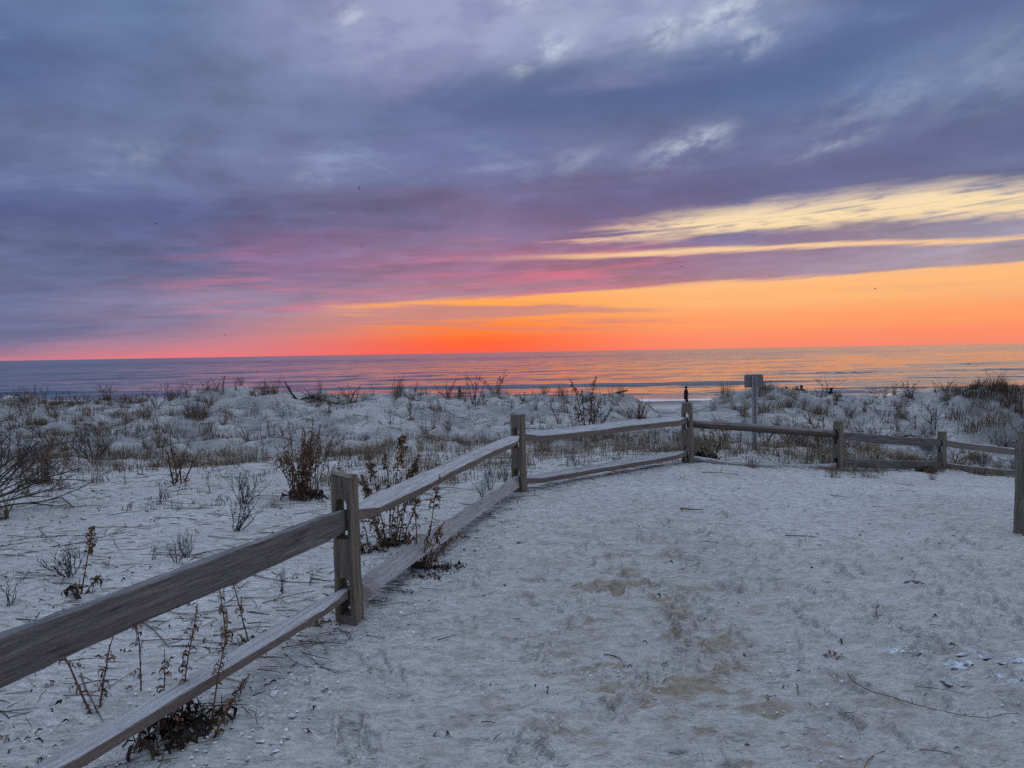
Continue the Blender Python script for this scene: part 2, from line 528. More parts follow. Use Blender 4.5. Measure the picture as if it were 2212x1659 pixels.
# ------------------------------------------------------------------ sand
def mat_sand():
    def fn(g):
        pos = g.new('ShaderNodeNewGeometry').outputs['Position']
        px, py, pz = g.sep(pos)
        flat = g.xyz(px, py, 0.0)
        big = g.noise(flat, 0.55, 4, 0.55)
        mid = g.noise(g.xyz(g.mul(px, 0.7), py, 2.0), 5.0, 5, 0.62)
        tanm = g.noise(g.xyz(g.mul(px, 0.75), py, 7.0), 3.6, 6, 0.72)
        fine = g.noise(pos, 90.0, 3, 0.6)
        base = g.mix(g.ss(0.35, 0.68, big), (0.46, 0.435, 0.395), (0.56, 0.535, 0.49))
        base = g.mix(g.mul(g.ss(0.50, 0.66, mid), 0.35), base, (0.33, 0.305, 0.275))
        # mottled grains: dashes paint in damp and tiny relief shadows; dry pale crust
        dash = g.noise(g.xyz(g.mul(px, 0.42), py, 3.0), 26.0, 3, 0.65)
        base = g.mix(g.mul(g.ss(0.50, 0.60, dash), 0.50), base, (0.22, 0.205, 0.19))
        base = g.mix(g.mul(g.ss(0.46, 0.36, dash), 0.5), base, (0.66, 0.645, 0.615))
        nearf = g.add(0.45, g.mul(g.ss(9.5, 4.5, py), 0.55))
        dash3 = g.noise(g.xyz(g.mul(px, 0.33), py, 12.0), 8.0, 4, 0.7)
        base = g.mix(g.mul(g.ss(0.52, 0.62, dash3), g.mul(nearf, 0.34)), base, (0.23, 0.21, 0.185))
        dash2 = g.noise(g.xyz(g.mul(px, 0.5), py, 8.0), 75.0, 3, 0.65)
        base = g.mix(g.mul(g.ss(0.52, 0.60, dash2), g.mul(nearf, 0.38)), base, (0.21, 0.195, 0.18))
        # dune shade painted into the sand colour, greyer and deeper in random patches
        dune = g.mul(g.ss(11.5, 13.5, g.sub(py, g.mul(px, 0.12))), g.ss(24.0, 20.0, py))
        dn = g.noise(g.xyz(px, g.mul(py, 1.3), 21.0), 0.85, 4, 0.6)
        base = g.mix(g.mul(dune, g.add(0.20, g.mul(g.ss(0.42, 0.58, dn), 0.58))), base, (0.225, 0.22, 0.215))
        # walked path: tan damp patches and a greyer, shellier surface
        path = g.mul(g.mul(g.ss(-0.3, 0.9, g.sub(px, g.sub(g.mul(py, 0.27), 1.9))), g.ss(7.5, 4.2, py)), 1.0)
        base = g.mix(g.mul(path, 0.34), base, (0.42, 0.385, 0.33))
        lane = g.m('EXPONENT', g.mul(g.m('POWER', g.m('DIVIDE', g.sub(px, 0.75), 0.85), 2.0), -1.0))
        tan_f = g.mul(g.mul(g.add(0.12, g.mul(g.mul(g.ss(0.47, 0.58, tanm), g.ss(0.40, 0.56, dash3)), 0.88)), path), g.add(0.15, g.mul(lane, 0.85)))
        base = g.mix(g.mul(tan_f, 0.95), base, (0.26, 0.20, 0.135))
        # damp beach near the water
        base = g.mix(g.ss(58.0, 66.0, py), base, (0.20, 0.175, 0.155))
        base = g.mix(g.mul(g.ss(0.40, 0.7, fine), 0.30), base, (0.30, 0.28, 0.255))
        # shell grit
        v = g.voro(flat, 70.0)
        grit = g.mul(g.ss(0.16, 0.05, v), g.ss(0.50, 0.66, g.noise(flat, 1.7, 3)))
        base = g.mix(g.mul(grit, g.mul(g.ss(14.0, 6.0, py), 0.75)), base, (0.74, 0.72, 0.69))
        # dark flecks of plant dust
        v2 = g.voro(g.xyz(px, g.mul(py, 1.7), 4.0), 38.0)
        fleck = g.mul(g.ss(0.13, 0.05, v2), g.ss(0.50, 0.62, g.noise(flat, 2.6, 3)))
        base = g.mix(g.mul(fleck, 0.6), base, (0.12, 0.10, 0.085))
        # relief: grain, wind chop
        chop = g.noise(g.xyz(g.mul(px, 0.45), py, pz), 17.0, 4, 0.6)
        chop2 = g.noise(g.xyz(g.mul(px, 0.6), py, pz), 55.0, 3, 0.6)
        n = g.bump(chop, 0.8, 0.045)
        n = g.bump(chop2, 0.8, 0.012, n)
        n = g.bump(fine, 0.4, 0.003, n)
        return principled(g, base, 0.92, n, 0.15)
    return material('sand', fn)


def build_ground():
    s_f = np.linspace(-1, 1, 800)
    s_o = 1 + np.cumsum(0.004 * 1.19 ** np.arange(1, 38))
    s = np.concatenate([-s_o[::-1], s_f, s_o])
    ys = [1.9]
    while ys[-1] < 105:
        ys.append(ys[-1] + 0.0024 * ys[-1] ** 1.34)
    back = [-400, -120, -40, -14] + list(np.arange(-8, 1.85, 0.18))
    yv = np.array(back + ys)
    w = 0.80 * (np.maximum(yv, 1.9) + 0.35)
    w[:4] = [90, 40, 14, 5]
    X = s[None, :] * w[:, None]
    Y = np.repeat(yv[:, None], len(s), 1)
    Z = ground_base(X, Y) + ground_mid(X, Y)
    near = 1 - sstep(9, 14, Y)
    side = path_side(X, Y)
    # fine chop, only where the mesh can hold it
    Z += near * 0.014 * fbm(X / 0.20, Y / 0.09, 3) * (0.6 + 0.7 * side)
    Z += (1 - sstep(5, 8, Y)) * 0.008 * fbm(X / 0.06, Y / 0.03, 2) * (0.5 + side)
    rip = np.sin((Y * 1.0 + X * 0.25 + 0.25 * fbm(X / .5, Y / .5, 2)) * 2 * np.pi / 0.11)
    Z += 0.0025 * rip * sstep(0.05, .5, fbm(X / 1.2 + 30, Y / 1.2, 2)) * sstep(5, 7.5, Y) * (1 - sstep(12, 16, Y))
    scal = np.maximum(0, fbm(X / 0.42 + 3, Y / 0.16 + 8, 3) - .05)
    Z -= 0.050 * scal * near * (0.35 + 0.65 * side)
    # footprints
    rows = yv
    rs = np.random.default_rng(5)
    prints = []
    for k in range(38):                      # walking lines
        x0, y0 = rs.uniform(-.6, 3.2), rs.uniform(2.0, 4.0)
        ang = rad(rs.uniform(55, 110)) if rs.random() < .8 else rad(rs.uniform(20, 150))
        L = rs.integers(4, 11)
        for i in range(L):
            sd = 1 if i % 2 else -1
            cx = x0 + math.cos(ang) * i * .62 + math.sin(ang) * .09 * sd
            cyy = y0 + math.sin(ang) * i * .62 - math.cos(ang) * .09 * sd
            prints.append((cx, cyy, ang + sd * .12, rs.uniform(.25, .30), rs.uniform(.009, .022), rs.integers(0, 4)))
    for (cx, cyy, a, L, dp, tr) in prints:
        r0, r1 = np.searchsorted(rows, [cyy - .25, cyy + .25])
        if r1 - r0 < 2 or cyy > 12:
            continue
        xs, yy = X[r0:r1], Y[r0:r1]
        dx, dy = xs - cx, yy - cyy
        uu = dx * math.cos(a) + dy * math.sin(a)
        vv = -dx * math.sin(a) + dy * math.cos(a)
        wid = .052 - .012 * np.cos(uu / L * 2 * np.pi + .5)
        q = np.sqrt((uu / (L / 2)) ** 2 + (vv / wid) ** 2)
        dent = -dp * (1 - sstep(.75, 1.1, q)) + dp * .7 * np.exp(-((q - 1.22) / .16) ** 2)
        if tr == 0:
            dent += .0035 * np.sin(uu * 2 * np.pi / .024) * (1 - sstep(.8, 1.0, q))
        elif tr == 1:
            dent += .003 * np.sin((uu + .4 * np.abs(vv)) * 2 * np.pi / .03) * (1 - sstep(.8, 1.0, q))
        Z[r0:r1] += dent * side[r0:r1]
    # two narrow wheel ruts that cross the right foreground
    for (ax, ay, bx, by) in [(1.55, 2.0, 2.1, 4.6), (1.95, 2.0, 2.45, 4.4)]:
        L = math.hypot(bx - ax, by - ay)
        ux, uy = (bx - ax) / L, (by - ay) / L
        al = (X - ax) * ux + (Y - ay) * uy
        ac = -(X - ax) * uy + (Y - ay) * ux + .04 * np.sin(al * 2.1)
        win = sstep(-.2, .4, al) * (1 - sstep(L - .6, L, al))
        Z += win * (-.007 * np.exp(-(ac / .03) ** 2) + .005 * np.exp(-((np.abs(ac) - .055) / .02) ** 2))
    me = grid_mesh('sand_ground', X, Y, Z)
    o = new_obj('sand_ground', me, mats=[mat_sand()])
    tag(o, kind='structure')
    return o


build_ground()


# ------------------------------------------------------------------ sea
SEA = -3.65


def mat_sea():
    def fn(g):
        pos = g.new('ShaderNodeNewGeometry').outputs['Position']
        px, py, pz = g.sep(pos)
        ys = g.sub(py, g.mul(g.m('MAXIMUM', 0.0, g.sub(g.mul(px, -1.0), 4.0)), 0.30))
        def ncol(vec, scale, det):
            n_ = g.new('ShaderNodeTexNoise')
            g.put(n_.inputs['Vector'], vec)
            g.put(n_.inputs['Scale'], scale)
            g.put(n_.inputs['Detail'], det)
            return g.sep(n_.outputs['Color'])
        far = g.ss(120.0, 700.0, py)
        ax, ay, _ = ncol(g.xyz(g.mul(px, 0.45), py, 0.0), 1.3, 2)
        bx, by, _ = ncol(g.xyz(g.mul(px, 0.16), py, 5.0), 0.30, 3)
        cx, cyy, _ = ncol(g.xyz(g.mul(px, 0.10), py, 9.0), 0.055, 3)
        sx = g.add(g.mul(g.sub(ax, 0.5), 0.16), g.mul(g.sub(bx, 0.5), 0.06))
        sy = g.add(g.mul(g.sub(ay, 0.5), 0.09), g.add(g.mul(g.sub(by, 0.5), 0.11), g.mul(g.sub(cyy, 0.5), g.add(0.05, g.mul(far, 0.05)))))
        bias = g.add(0.006, g.mul(far, 0.042))
        sy = g.sub(g.m('MINIMUM', sy, 0.05), bias)
        nrm = g.new('ShaderNodeNewGeometry').outputs['Normal']
        vm = g.new('ShaderNodeVectorMath')
        vm.operation = 'ADD'
        g.put(vm.inputs[0], nrm)
        g.put(vm.inputs[1], g.xyz(sx, sy, 0.0))
        vn = g.new('ShaderNodeVectorMath')
        vn.operation = 'NORMALIZE'
        g.put(vn.inputs[0], vm.outputs[0])
        n = vn.outputs[0]
        water = principled(g, (0.010, 0.046, 0.058), 0.10, n, 0.5, IOR=1.55)
        foam_n = g.noise(g.xyz(g.mul(px, 0.16), py, 1.0), 0.55, 6, 0.68)
        band = g.m('MAXIMUM', g.mul(g.ss(80.0, 72.0, ys), 0.42), 0.0)
        foam = g.ss(0.60, 0.72, g.add(foam_n, g.sub(band, 0.14)))
        foam = g.mul(foam, g.ss(98.0, 80.0, ys))
        fd = principled(g, (0.72, 0.74, 0.76), 0.9, n, 0.1)
        mx = g.new('ShaderNodeMixShader')
        g.put(mx.inputs[0], g.mul(foam, 0.85))
        g.nt.links.new(water, mx.inputs[1])
        g.nt.links.new(fd, mx.inputs[2])
        return mx.outputs[0]
    return material('sea_water', fn)


def build_sea():
    s_f = np.linspace(-1, 1, 420)
    s_o = 1 + np.cumsum(0.01 * 1.35 ** np.arange(1, 16))
    s = np.concatenate([-s_o[::-1], s_f, s_o])
    ys = [58.0]
    while ys[-1] < 26000:
        ys.append(ys[-1] + 0.0017 * ys[-1] ** 1.26)
    yv = np.array(ys)
    X = s[None, :] * (0.82 * yv)[:, None]
    Y = np.repeat(yv[:, None], len(s), 1)
    Z = np.full_like(X, SEA)
    ysh = Y - 0.30 * np.maximum(0, -X - 4) * (1 - sstep(150, 400, Y))
    rs = np.random.default_rng(3)
    for k in range(16):
        lam = rs.uniform(3.5, 26)
        th = rs.normal(0, .35)
        amp = .0035 * lam ** 0.75 * (1 - sstep(lam * 40, lam * 90, Y)) * sstep(66, 84, ysh)
        Z += amp * np.sin((X * math.sin(th) + Y * math.cos(th)) * 2 * np.pi / lam + rs.uniform(0, 6.28) + .6 * fbm(X / 60, Y / 40, 2))
    # long swells rolling in; the nearest one stands up before it breaks
    for (y0, h, wf, wb, lx, ph) in [(106, .32, .95, 7.5, 26, 1.), (84, .12, .9, 4.0, 22, 5.), (141, .16, 3, 12, 40, 9.), (186, .2, 5, 16, 60, 2.), (260, .22, 8, 20, 80, 7.)]:
        line = y0 + 5.0 * pnoise(X / (lx * 2) + ph, np.zeros_like(X) + ph) + 1.2 * pnoise(X / 7 + ph, np.zeros_like(X)) + 0.04 * np.maximum(0, -X)
        d = Y - line
        hh = h * (0.78 + 0.75 * pnoise(X / lx + ph * 3, np.zeros_like(X) + .5))
        hh = np.maximum(hh, 0.15 * h)
        Z += hh * np.where(d < 0, np.exp(-(d / wf) ** 2), np.exp(-(d / wb) ** 2))
    o = new_obj('sea', grid_mesh('sea', X, Y, Z), mats=[mat_sea()])
    tag(o, kind='structure')


build_sea()

# ------------------------------------------------------------------ mesh builder
class MB:
    def __init__(self):
        self.v = []
        self.f = []
        self.mi = []

    def face(self, idx, mi=0):
        self.f.append(tuple(idx))
        self.mi.append(mi)

    def tube(self, pts, radii, sides=4, mi=0, cap=True, twist=0.0):
        n0 = len(self.v)
        pts = [np.asarray(p, float) for p in pts]
        n = len(pts)
        up = np.array([0.31, 0.17, 0.93])
        for i in range(n):
            d = pts[min(i + 1, n - 1)] - pts[max(i - 1, 0)]
            L = np.linalg.norm(d)
            d = d / L if L > 1e-9 else np.array([0, 0, 1.0])
            a = np.cross(d, up)
            if np.linalg.norm(a) < 1e-3:
                a = np.cross(d, (1, 0, 0))
            a /= np.linalg.norm(a)
            b = np.cross(d, a)
            for k in range(sides):
                t = 2 * math.pi * k / sides + twist
                self.v.append(pts[i] + radii[i] * (math.cos(t) * a + math.sin(t) * b))
        for i in range(n - 1):
            for k in range(sides):
                k2 = (k + 1) % sides
                self.face((n0 + i * sides + k, n0 + i * sides + k2, n0 + (i + 1) * sides + k2, n0 + (i + 1) * sides + k), mi)
        if cap:
            self.face([n0 + k for k in range(sides)][::-1], mi)
            self.face([n0 + (n - 1) * sides + k for k in range(sides)], mi)

    def strip(self, pts, widths, side, mi=0):
        n0 = len(self.v)
        side = np.asarray(side, float)
        for p, w in zip(pts, widths):
            p = np.asarray(p, float)
            self.v.append(p - side * w / 2)
            self.v.append(p + side * w / 2)
        for i in range(len(pts) - 1):
            self.face((n0 + 2 * i, n0 + 2 * i + 1, n0 + 2 * i + 3, n0 + 2 * i + 2), mi)

    def box(self, lo, hi, mi=0):
        n0 = len(self.v)
        for x in (lo[0], hi[0]):
            for y in (lo[1], hi[1]):
                for z in (lo[2], hi[2]):
                    self.v.append(np.array([x, y, z], float))
        for q in ((0, 1, 3, 2), (4, 6, 7, 5), (0, 4, 5, 1), (2, 3, 7, 6), (0, 2, 6, 4), (1, 5, 7, 3)):
            self.face([n0 + k for k in q], mi)

    def loft(self, rings, mi=0, cap=True):
        n0 = len(self.v)
        m_ = len(rings[0])
        for r in rings:
            for p in r:
                self.v.append(np.asarray(p, float))
        for i in range(len(rings) - 1):
            for k in range(m_):
                k2 = (k + 1) % m_
                self.face((n0 + i * m_ + k, n0 + i * m_ + k2, n0 + (i + 1) * m_ + k2, n0 + (i + 1) * m_ + k), mi)
        if cap:
            self.face([n0 + k for k in range(m_)][::-1], mi)
            self.face([n0 + (len(rings) - 1) * m_ + k for k in range(m_)], mi)

    def ellipsoid(self, c, r, nu=10, nv=6, mi=0):
        rings = []
        for j in range(1, nv):
            ph = math.pi * j / nv
            rings.append([(c[0] + r[0] * math.sin(ph) * math.cos(2 * math.pi * k / nu), c[1] + r[1] * math.sin(ph) * math.sin(2 * math.pi * k / nu), c[2] - r[2] * math.cos(ph)) for k in range(nu)])
        self.loft(rings, mi)

    def mesh(self, name, mats, smooth=False):
        me = bpy.data.meshes.new(name)
        me.from_pydata([tuple(p) for p in self.v], [], self.f)
        for m_ in mats:
            me.materials.append(m_)
        if any(self.mi):
            me.polygons.foreach_set('material_index', np.array(self.mi, dtype=np.int32))
        if smooth:
            me.polygons.foreach_set('use_smooth', np.ones(len(self.f), dtype=bool))
        me.update()
        return me

    def build(self, name, mats, parent=None, smooth=False):
        return new_obj(name, self.mesh(name, mats if isinstance(mats, (list, tuple)) else [mats], smooth), parent)


# ------------------------------------------------------------------ materials
def mat_wood(name, axis, c_dark, c_light, c_stain, stain_amt=0.5, side_amt=0.7):
    """weathered timber, grain along the object's own axis"""
    def fn(g):
        tc = g.new('ShaderNodeTexCoord').outputs['Object']
        rnd = g.new('ShaderNodeObjectInfo').outputs['Random']
        x, y, z = g.sep(tc)
        off = g.mul(rnd, 37.0)
        if axis == 'x':
            gv = g.xyz(g.add(g.mul(x, 0.9), off), g.mul(y, 17.0), g.mul(z, 17.0))
            bv = g.xyz(g.add(g.mul(x, 1.4), off), g.mul(y, 7.0), g.mul(z, 7.0))
        else:
            gv = g.xyz(g.mul(x, 17.0), g.mul(y, 17.0), g.add(g.mul(z, 0.9), off))
            bv = g.xyz(g.mul(x, 7.0), g.mul(y, 7.0), g.add(g.mul(z, 1.6), off))
        grain = g.noise(gv, 3.2, 5, 0.68, 0.5)
        fibre = g.noise(gv, 9.0, 3, 0.6)
        blotch = g.noise(bv, 1.3, 4, 0.6)
        c = g.mix(g.ss(0.30, 0.72, grain), c_dark, c_light)
        c = g.mix(g.mul(g.ss(0.45, 0.70, blotch), stain_amt), c, c_stain)
        crack = g.ss(0.40, 0.33, grain)
        c = g.mix(g.mul(crack, 0.7), c, tuple(v * 0.3 for v in c_dark))
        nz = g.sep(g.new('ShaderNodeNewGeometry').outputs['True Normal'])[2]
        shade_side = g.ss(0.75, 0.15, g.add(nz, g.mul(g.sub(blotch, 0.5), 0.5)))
        c = g.mix(g.mul(shade_side, side_amt), c, tuple(v * k for v, k in zip(c_stain, (.50, .46, .42))))   # side shade painted into the colour; sun-bleached upper faces stay silver
        # knots
        kv = g.voro(bv, 0.62)
        c = g.mix(g.mul(g.ss(0.10, 0.04, kv), 0.7), c, tuple(v * 0.35 for v in c_dark))
        n = g.bump(grain, 0.9, 0.016)
        n = g.bump(fibre, 0.5, 0.003, n)
        return principled(g, c, 0.85, n, 0.2)
    return material(name, fn)


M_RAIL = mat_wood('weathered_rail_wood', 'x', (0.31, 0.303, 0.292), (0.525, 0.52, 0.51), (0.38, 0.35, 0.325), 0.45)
M_PLANK = mat_wood('dark_plank_wood', 'x', (0.10, 0.098, 0.095), (0.26, 0.256, 0.248), (0.14, 0.13, 0.128), 0.5, 0.0)
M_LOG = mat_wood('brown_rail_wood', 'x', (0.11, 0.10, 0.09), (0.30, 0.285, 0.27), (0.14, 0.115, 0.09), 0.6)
M_POST = mat_wood('post_wood', 'z', (0.135, 0.115, 0.09), (0.29, 0.26, 0.21), (0.125, 0.13, 0.095), 0.65, 0.0)


def mat_plant(name, c1, c2, scale=30.0, rough=0.85, transl=0.0):
    def fn(g):
        pos = g.new('ShaderNodeNewGeometry').outputs['Position']
        rnd = g.new('ShaderNodeNewGeometry').outputs['Random Per Island']
        f = g.add(g.mul(g.noise(pos, scale, 2), 0.5), g.mul(rnd, 0.6))
        return principled(g, g.mix(g.ss(0.25, 0.85, f), c1, c2), rough, None, 0.15)
    return material(name, fn)


M_STEM = mat_plant('dead_stem', (0.075, 0.043, 0.030), (0.20, 0.115, 0.073))
M_LEAF = mat_plant('dead_leaf', (0.08, 0.05, 0.033), (0.26, 0.16, 0.10))
M_HEAD = mat_plant('seed_head', (0.10, 0.063, 0.038), (0.32, 0.22, 0.135))
M_TWIG = mat_plant('bare_twig', (0.04, 0.037, 0.036), (0.115, 0.103, 0.092))
M_GRASS = mat_plant('dry_grass', (0.12, 0.088, 0.058), (0.36, 0.28, 0.19))
M_GRASSD = mat_plant('dark_grass', (0.07, 0.046, 0.031), (0.19, 0.125, 0.08))
M_GOLD = mat_plant('golden_tuft', (0.12, 0.075, 0.03), (0.24, 0.15, 0.06))
M_DARK = mat_plant('wrack', (0.03, 0.024, 0.019), (0.095, 0.07, 0.05))

# ------------------------------------------------------------------ fence
POSTS = {  # x, y, base z, top z, direction of the slot (deg from +x), width across, depth along, top style, lean
    1: (-0.96, 4.04, -.03, .828, 75, .128, .105, 'cut', (-.4, -.6)),
    2: (0.062, 7.85, -.056, .809, 62, .140, .115, 'flat', (-.4, 0)),
    3: (2.43, 9.85, -.076, .760, 62, .140, .120, 'cham', (0, 0)),
    4: (5.129, 11.15, -.472, .336, 38, .130, .120, 'round', (0.3, 0)),
    5: (7.65, 12.6, -.761, -.046, 32, .120, .110, 'flat', (0.4, 0)),
    7: (10.75, 13.6, -1.10, -.42, 20, .120, .110, 'flat', (0, 0)),
    0: (-1.98, 0.95, 0.0, .85, 75, .128, .105, 'flat', (0, 0)),
}
UP_OFF, LO_OFF = 0.262, 0.715


def make_post_mesh(name, H, below, w, d, style, seed, slots=True):
    """local z = 0 at the sand, slot axis = local x"""
    rs = np.random.default_rng(seed)
    zs = [-below] + list(np.linspace(-.05, H - .05, 9)) + [H - .02, H]
    rings = []
    m_ = 12
    for z in zs:
        fl = 1 + .16 * np.clip((0.35 - z) / .4, 0, 1) * .5
        k = 1.0
        if style == 'cham' and z > H - .06:
            k = .78 if z > H - .01 else .92
        if style == 'round' and z > H - .06:
            k = .62 if z > H - .01 else .88
        if style == 'point' and z > H - .06:
            k = .35 if z > H - .01 else .62
        hx, hy = d / 2 * fl * k, w / 2 * fl * k
        b = .016
        ring = []
        for sx, sy, order in ((1, -1, 0), (1, 1, 1), (-1, 1, 2), (-1, -1, 3)):
            cx, cyy = sx * (hx - b), sy * (hy - b)
            a0 = {0: -90, 1: 0, 2: 90, 3: 180}[order]
            for a in (a0, a0 + 45, a0 + 90):
                ring.append((cx + b * math.cos(rad(a)), cyy + b * math.sin(rad(a)), z))
        ring = [(x + rs.normal(0, .0016), y + rs.normal(0, .0016), z + (rs.normal(0, .002) if z > 0 else 0)) for x, y, z in ring]
        if style == 'cut' and z > H - .03:
            ring = [(x, y, zz - (.045 if (y < -.02 and z > H - .01) else 0)) for x, y, zz in ring]
        rings.append(ring)
    mb = MB()
    mb.loft(rings)
    me = mb.mesh(name, [M_POST])
    if not slots:
        return me
    tmp = bpy.data.objects.new('tmp', me)
    COL.objects.link(tmp)
    cutters = []
    for off, hh in ((0.140, .235), (0.595, .22)):
        if H - off < .02:
            continue
        c = MB()
        top = H - off
        hw = .035
        prof = [(-hw, top - hh), (hw, top - hh)] + [(hw * math.cos(a), top - hw + hw * math.sin(a)) for a in np.linspace(0, math.pi, 9)]
        c.loft([[(sx, y, z) for y, z in prof] for sx in (-.3, .3)])
        cm = c.mesh('cut', [])
        co = bpy.data.objects.new('cut', cm)
        COL.objects.link(co)
        bm = bmesh.new()
        bm.from_mesh(cm)
        bmesh.ops.recalc_face_normals(bm, faces=bm.faces)
        bm.to_mesh(cm)
        bm.free()
        md = tmp.modifiers.new('b', 'BOOLEAN')
        md.operation = 'DIFFERENCE'
        md.solver = 'EXACT'
        md.object = co
        cutters.append(co)
    bm = bmesh.new()
    bm.from_mesh(me)
    bmesh.ops.recalc_face_normals(bm, faces=bm.faces)
    bm.to_mesh(me)
    bm.free()
    bpy.context.view_layer.update()
    ev = tmp.evaluated_get(bpy.context.evaluated_depsgraph_get())
    res = bpy.data.meshes.new_from_object(ev)
    res.name = name
    for o in [tmp] + cutters:
        bpy.data.objects.remove(o)
    return res


def rail(name, A, B, w, h, roll, mat, parent, seed, sag=0.0, bow=0.0, round_=False, taper=(1, 1)):
    """split rail between two slots; local x runs along it, ends whittled to fit the slot"""
    A, B = np.array(A), np.array(B)
    L = np.linalg.norm(B - A)
    rs = np.random.default_rng(seed)
    mb = MB()
    n = 40
    rings = []
    ph = rs.uniform(0, 6.28, 8)
    m_ = 12
    for i in range(n + 1):
        t = i / n
        x = t * L
        e0, e1 = min(1, (t * L) / .30), min(1, ((1 - t) * L) / .30)
        e0 = e0 * e0 * (3 - 2 * e0) if taper[0] else 1
        e1 = e1 * e1 * (3 - 2 * e1) if taper[1] else 1
        k = min(e0, e1)
        ww = .040 + (w - .040) * k
        hh = min(h, .115) * (1 - k) + h * k
        ww *= 1 + .035 * math.sin(7 * t + ph[0]) + .03 * math.sin(23 * t + ph[1])
        hh *= 1 + .04 * math.sin(5.3 * t + ph[2]) + .03 * math.sin(21 * t + ph[3])
        rl = rad(roll) * k + .05 * math.sin(4 * t + ph[4])
        oz = sag * 4 * t * (1 - t) + .003 * math.sin(9 * t + ph[5])
        oy = bow * 4 * t * (1 - t) + .003 * math.sin(8 * t + ph[6])
        ring = []
        if round_:
            prof = [(ww / 2 * math.cos(a), hh / 2 * (math.sin(a) if math.sin(a) > 0 else .75 * math.sin(a))) for a in np.linspace(0, 2 * math.pi, m_, endpoint=False)]
        else:
            b = .0035
            prof = []
            for sx, sy, a0 in ((1, -1, -90), (1, 1, 0), (-1, 1, 90), (-1, -1, 180)):
                for a in (a0, a0 + 45, a0 + 90):
                    prof.append((sx * (ww / 2 - b) + b * math.cos(rad(a)), sy * (hh / 2 - b) + b * math.sin(rad(a))))
        for (py, pz) in prof:
            jy, jz = rs.normal(0, .0014), rs.normal(0, .0014)
            y = py * math.cos(rl) - pz * math.sin(rl) + oy + jy
            z = py * math.sin(rl) + pz * math.cos(rl) + oz + jz
            ring.append((x, y, z))
        rings.append(ring)
    mb.loft(rings)
    o = mb.build(name, mat, parent)
    d = (B - A) / L
    yv = np.cross((0, 0, 1), d)
    yv /= np.linalg.norm(yv)
    zv = np.cross(d, yv)
    Mx = Matrix(((d[0], yv[0], zv[0], A[0]), (d[1], yv[1], zv[1], A[1]), (d[2], yv[2], zv[2], A[2]), (0, 0, 0, 1)))
    o.matrix_local = Matrix.Translation(-Vector(parent.location)) @ Mx
    return o


def build_fence():
    root = empty('split_rail_fence', (-0.96, 4.04, -.03))
    tag(root, 'weathered grey split-rail fence running from the left foreground along the sandy path', 'fence')
    R0 = Vector(root.location)
    for k, (x, y, zb, zt, yaw, w, d, st, lean) in POSTS.items():
        me = make_post_mesh('post', zt - zb, .45, w, d, st, 40 + k)
        o = new_obj('post', me, root)
        o.rotation_euler = (rad(lean[1]), rad(lean[0]), rad(yaw))
        o.location = Vector((x, y, zb)) - R0

    def pt(k, off, along, toward):
        x, y, zb, zt = POSTS[k][:4]
        dx, dy = POSTS[toward][0] - x, POSTS[toward][1] - y
        L = math.hypot(dx, dy)
        return (x + dx / L * along, y + dy / L * along, zt - off)

    def span(a, b, offs, **kw):
        return rail('rail', pt(a, offs[0], .006, b), pt(b, offs[1], .006, a), parent=root, **kw)
    u, l = UP_OFF, LO_OFF
    span(0, 1, (u - .01, u + .005), w=.045, h=.148, roll=4, mat=M_PLANK, seed=1, sag=-.004)
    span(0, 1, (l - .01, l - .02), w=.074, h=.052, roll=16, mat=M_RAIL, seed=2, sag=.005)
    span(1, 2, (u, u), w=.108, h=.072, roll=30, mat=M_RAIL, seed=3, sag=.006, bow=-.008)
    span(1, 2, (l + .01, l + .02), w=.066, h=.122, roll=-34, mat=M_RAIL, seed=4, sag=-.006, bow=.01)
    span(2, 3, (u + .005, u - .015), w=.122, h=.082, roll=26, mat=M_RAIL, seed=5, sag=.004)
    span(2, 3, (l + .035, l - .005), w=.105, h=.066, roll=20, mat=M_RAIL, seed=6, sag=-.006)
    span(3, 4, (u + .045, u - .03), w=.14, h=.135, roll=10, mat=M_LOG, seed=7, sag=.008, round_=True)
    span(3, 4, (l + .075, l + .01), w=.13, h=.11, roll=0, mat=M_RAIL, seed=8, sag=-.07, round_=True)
    span(4, 5, (u - .02, u - .055), w=.055, h=.135, roll=6, mat=M_PLANK, seed=9, sag=-.01)
    span(4, 5, (l - .05, l - .11), w=.055, h=.135, roll=6, mat=M_PLANK, seed=10, sag=-.01)
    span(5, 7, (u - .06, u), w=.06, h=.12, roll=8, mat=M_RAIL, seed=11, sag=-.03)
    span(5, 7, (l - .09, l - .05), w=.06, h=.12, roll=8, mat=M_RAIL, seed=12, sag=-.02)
    # lone post at the right edge
    p = new_obj('fence_post', make_post_mesh('fence_post', .85, .45, .15, .14, 'point', 77, slots=False))
    p.location = (4.155, 5.68, -.04)
    p.rotation_euler = (0, rad(-.5), rad(25))
    tag(p, 'brown wooden fence post with a pointed top, cut off by the right edge', 'post')


build_fence()


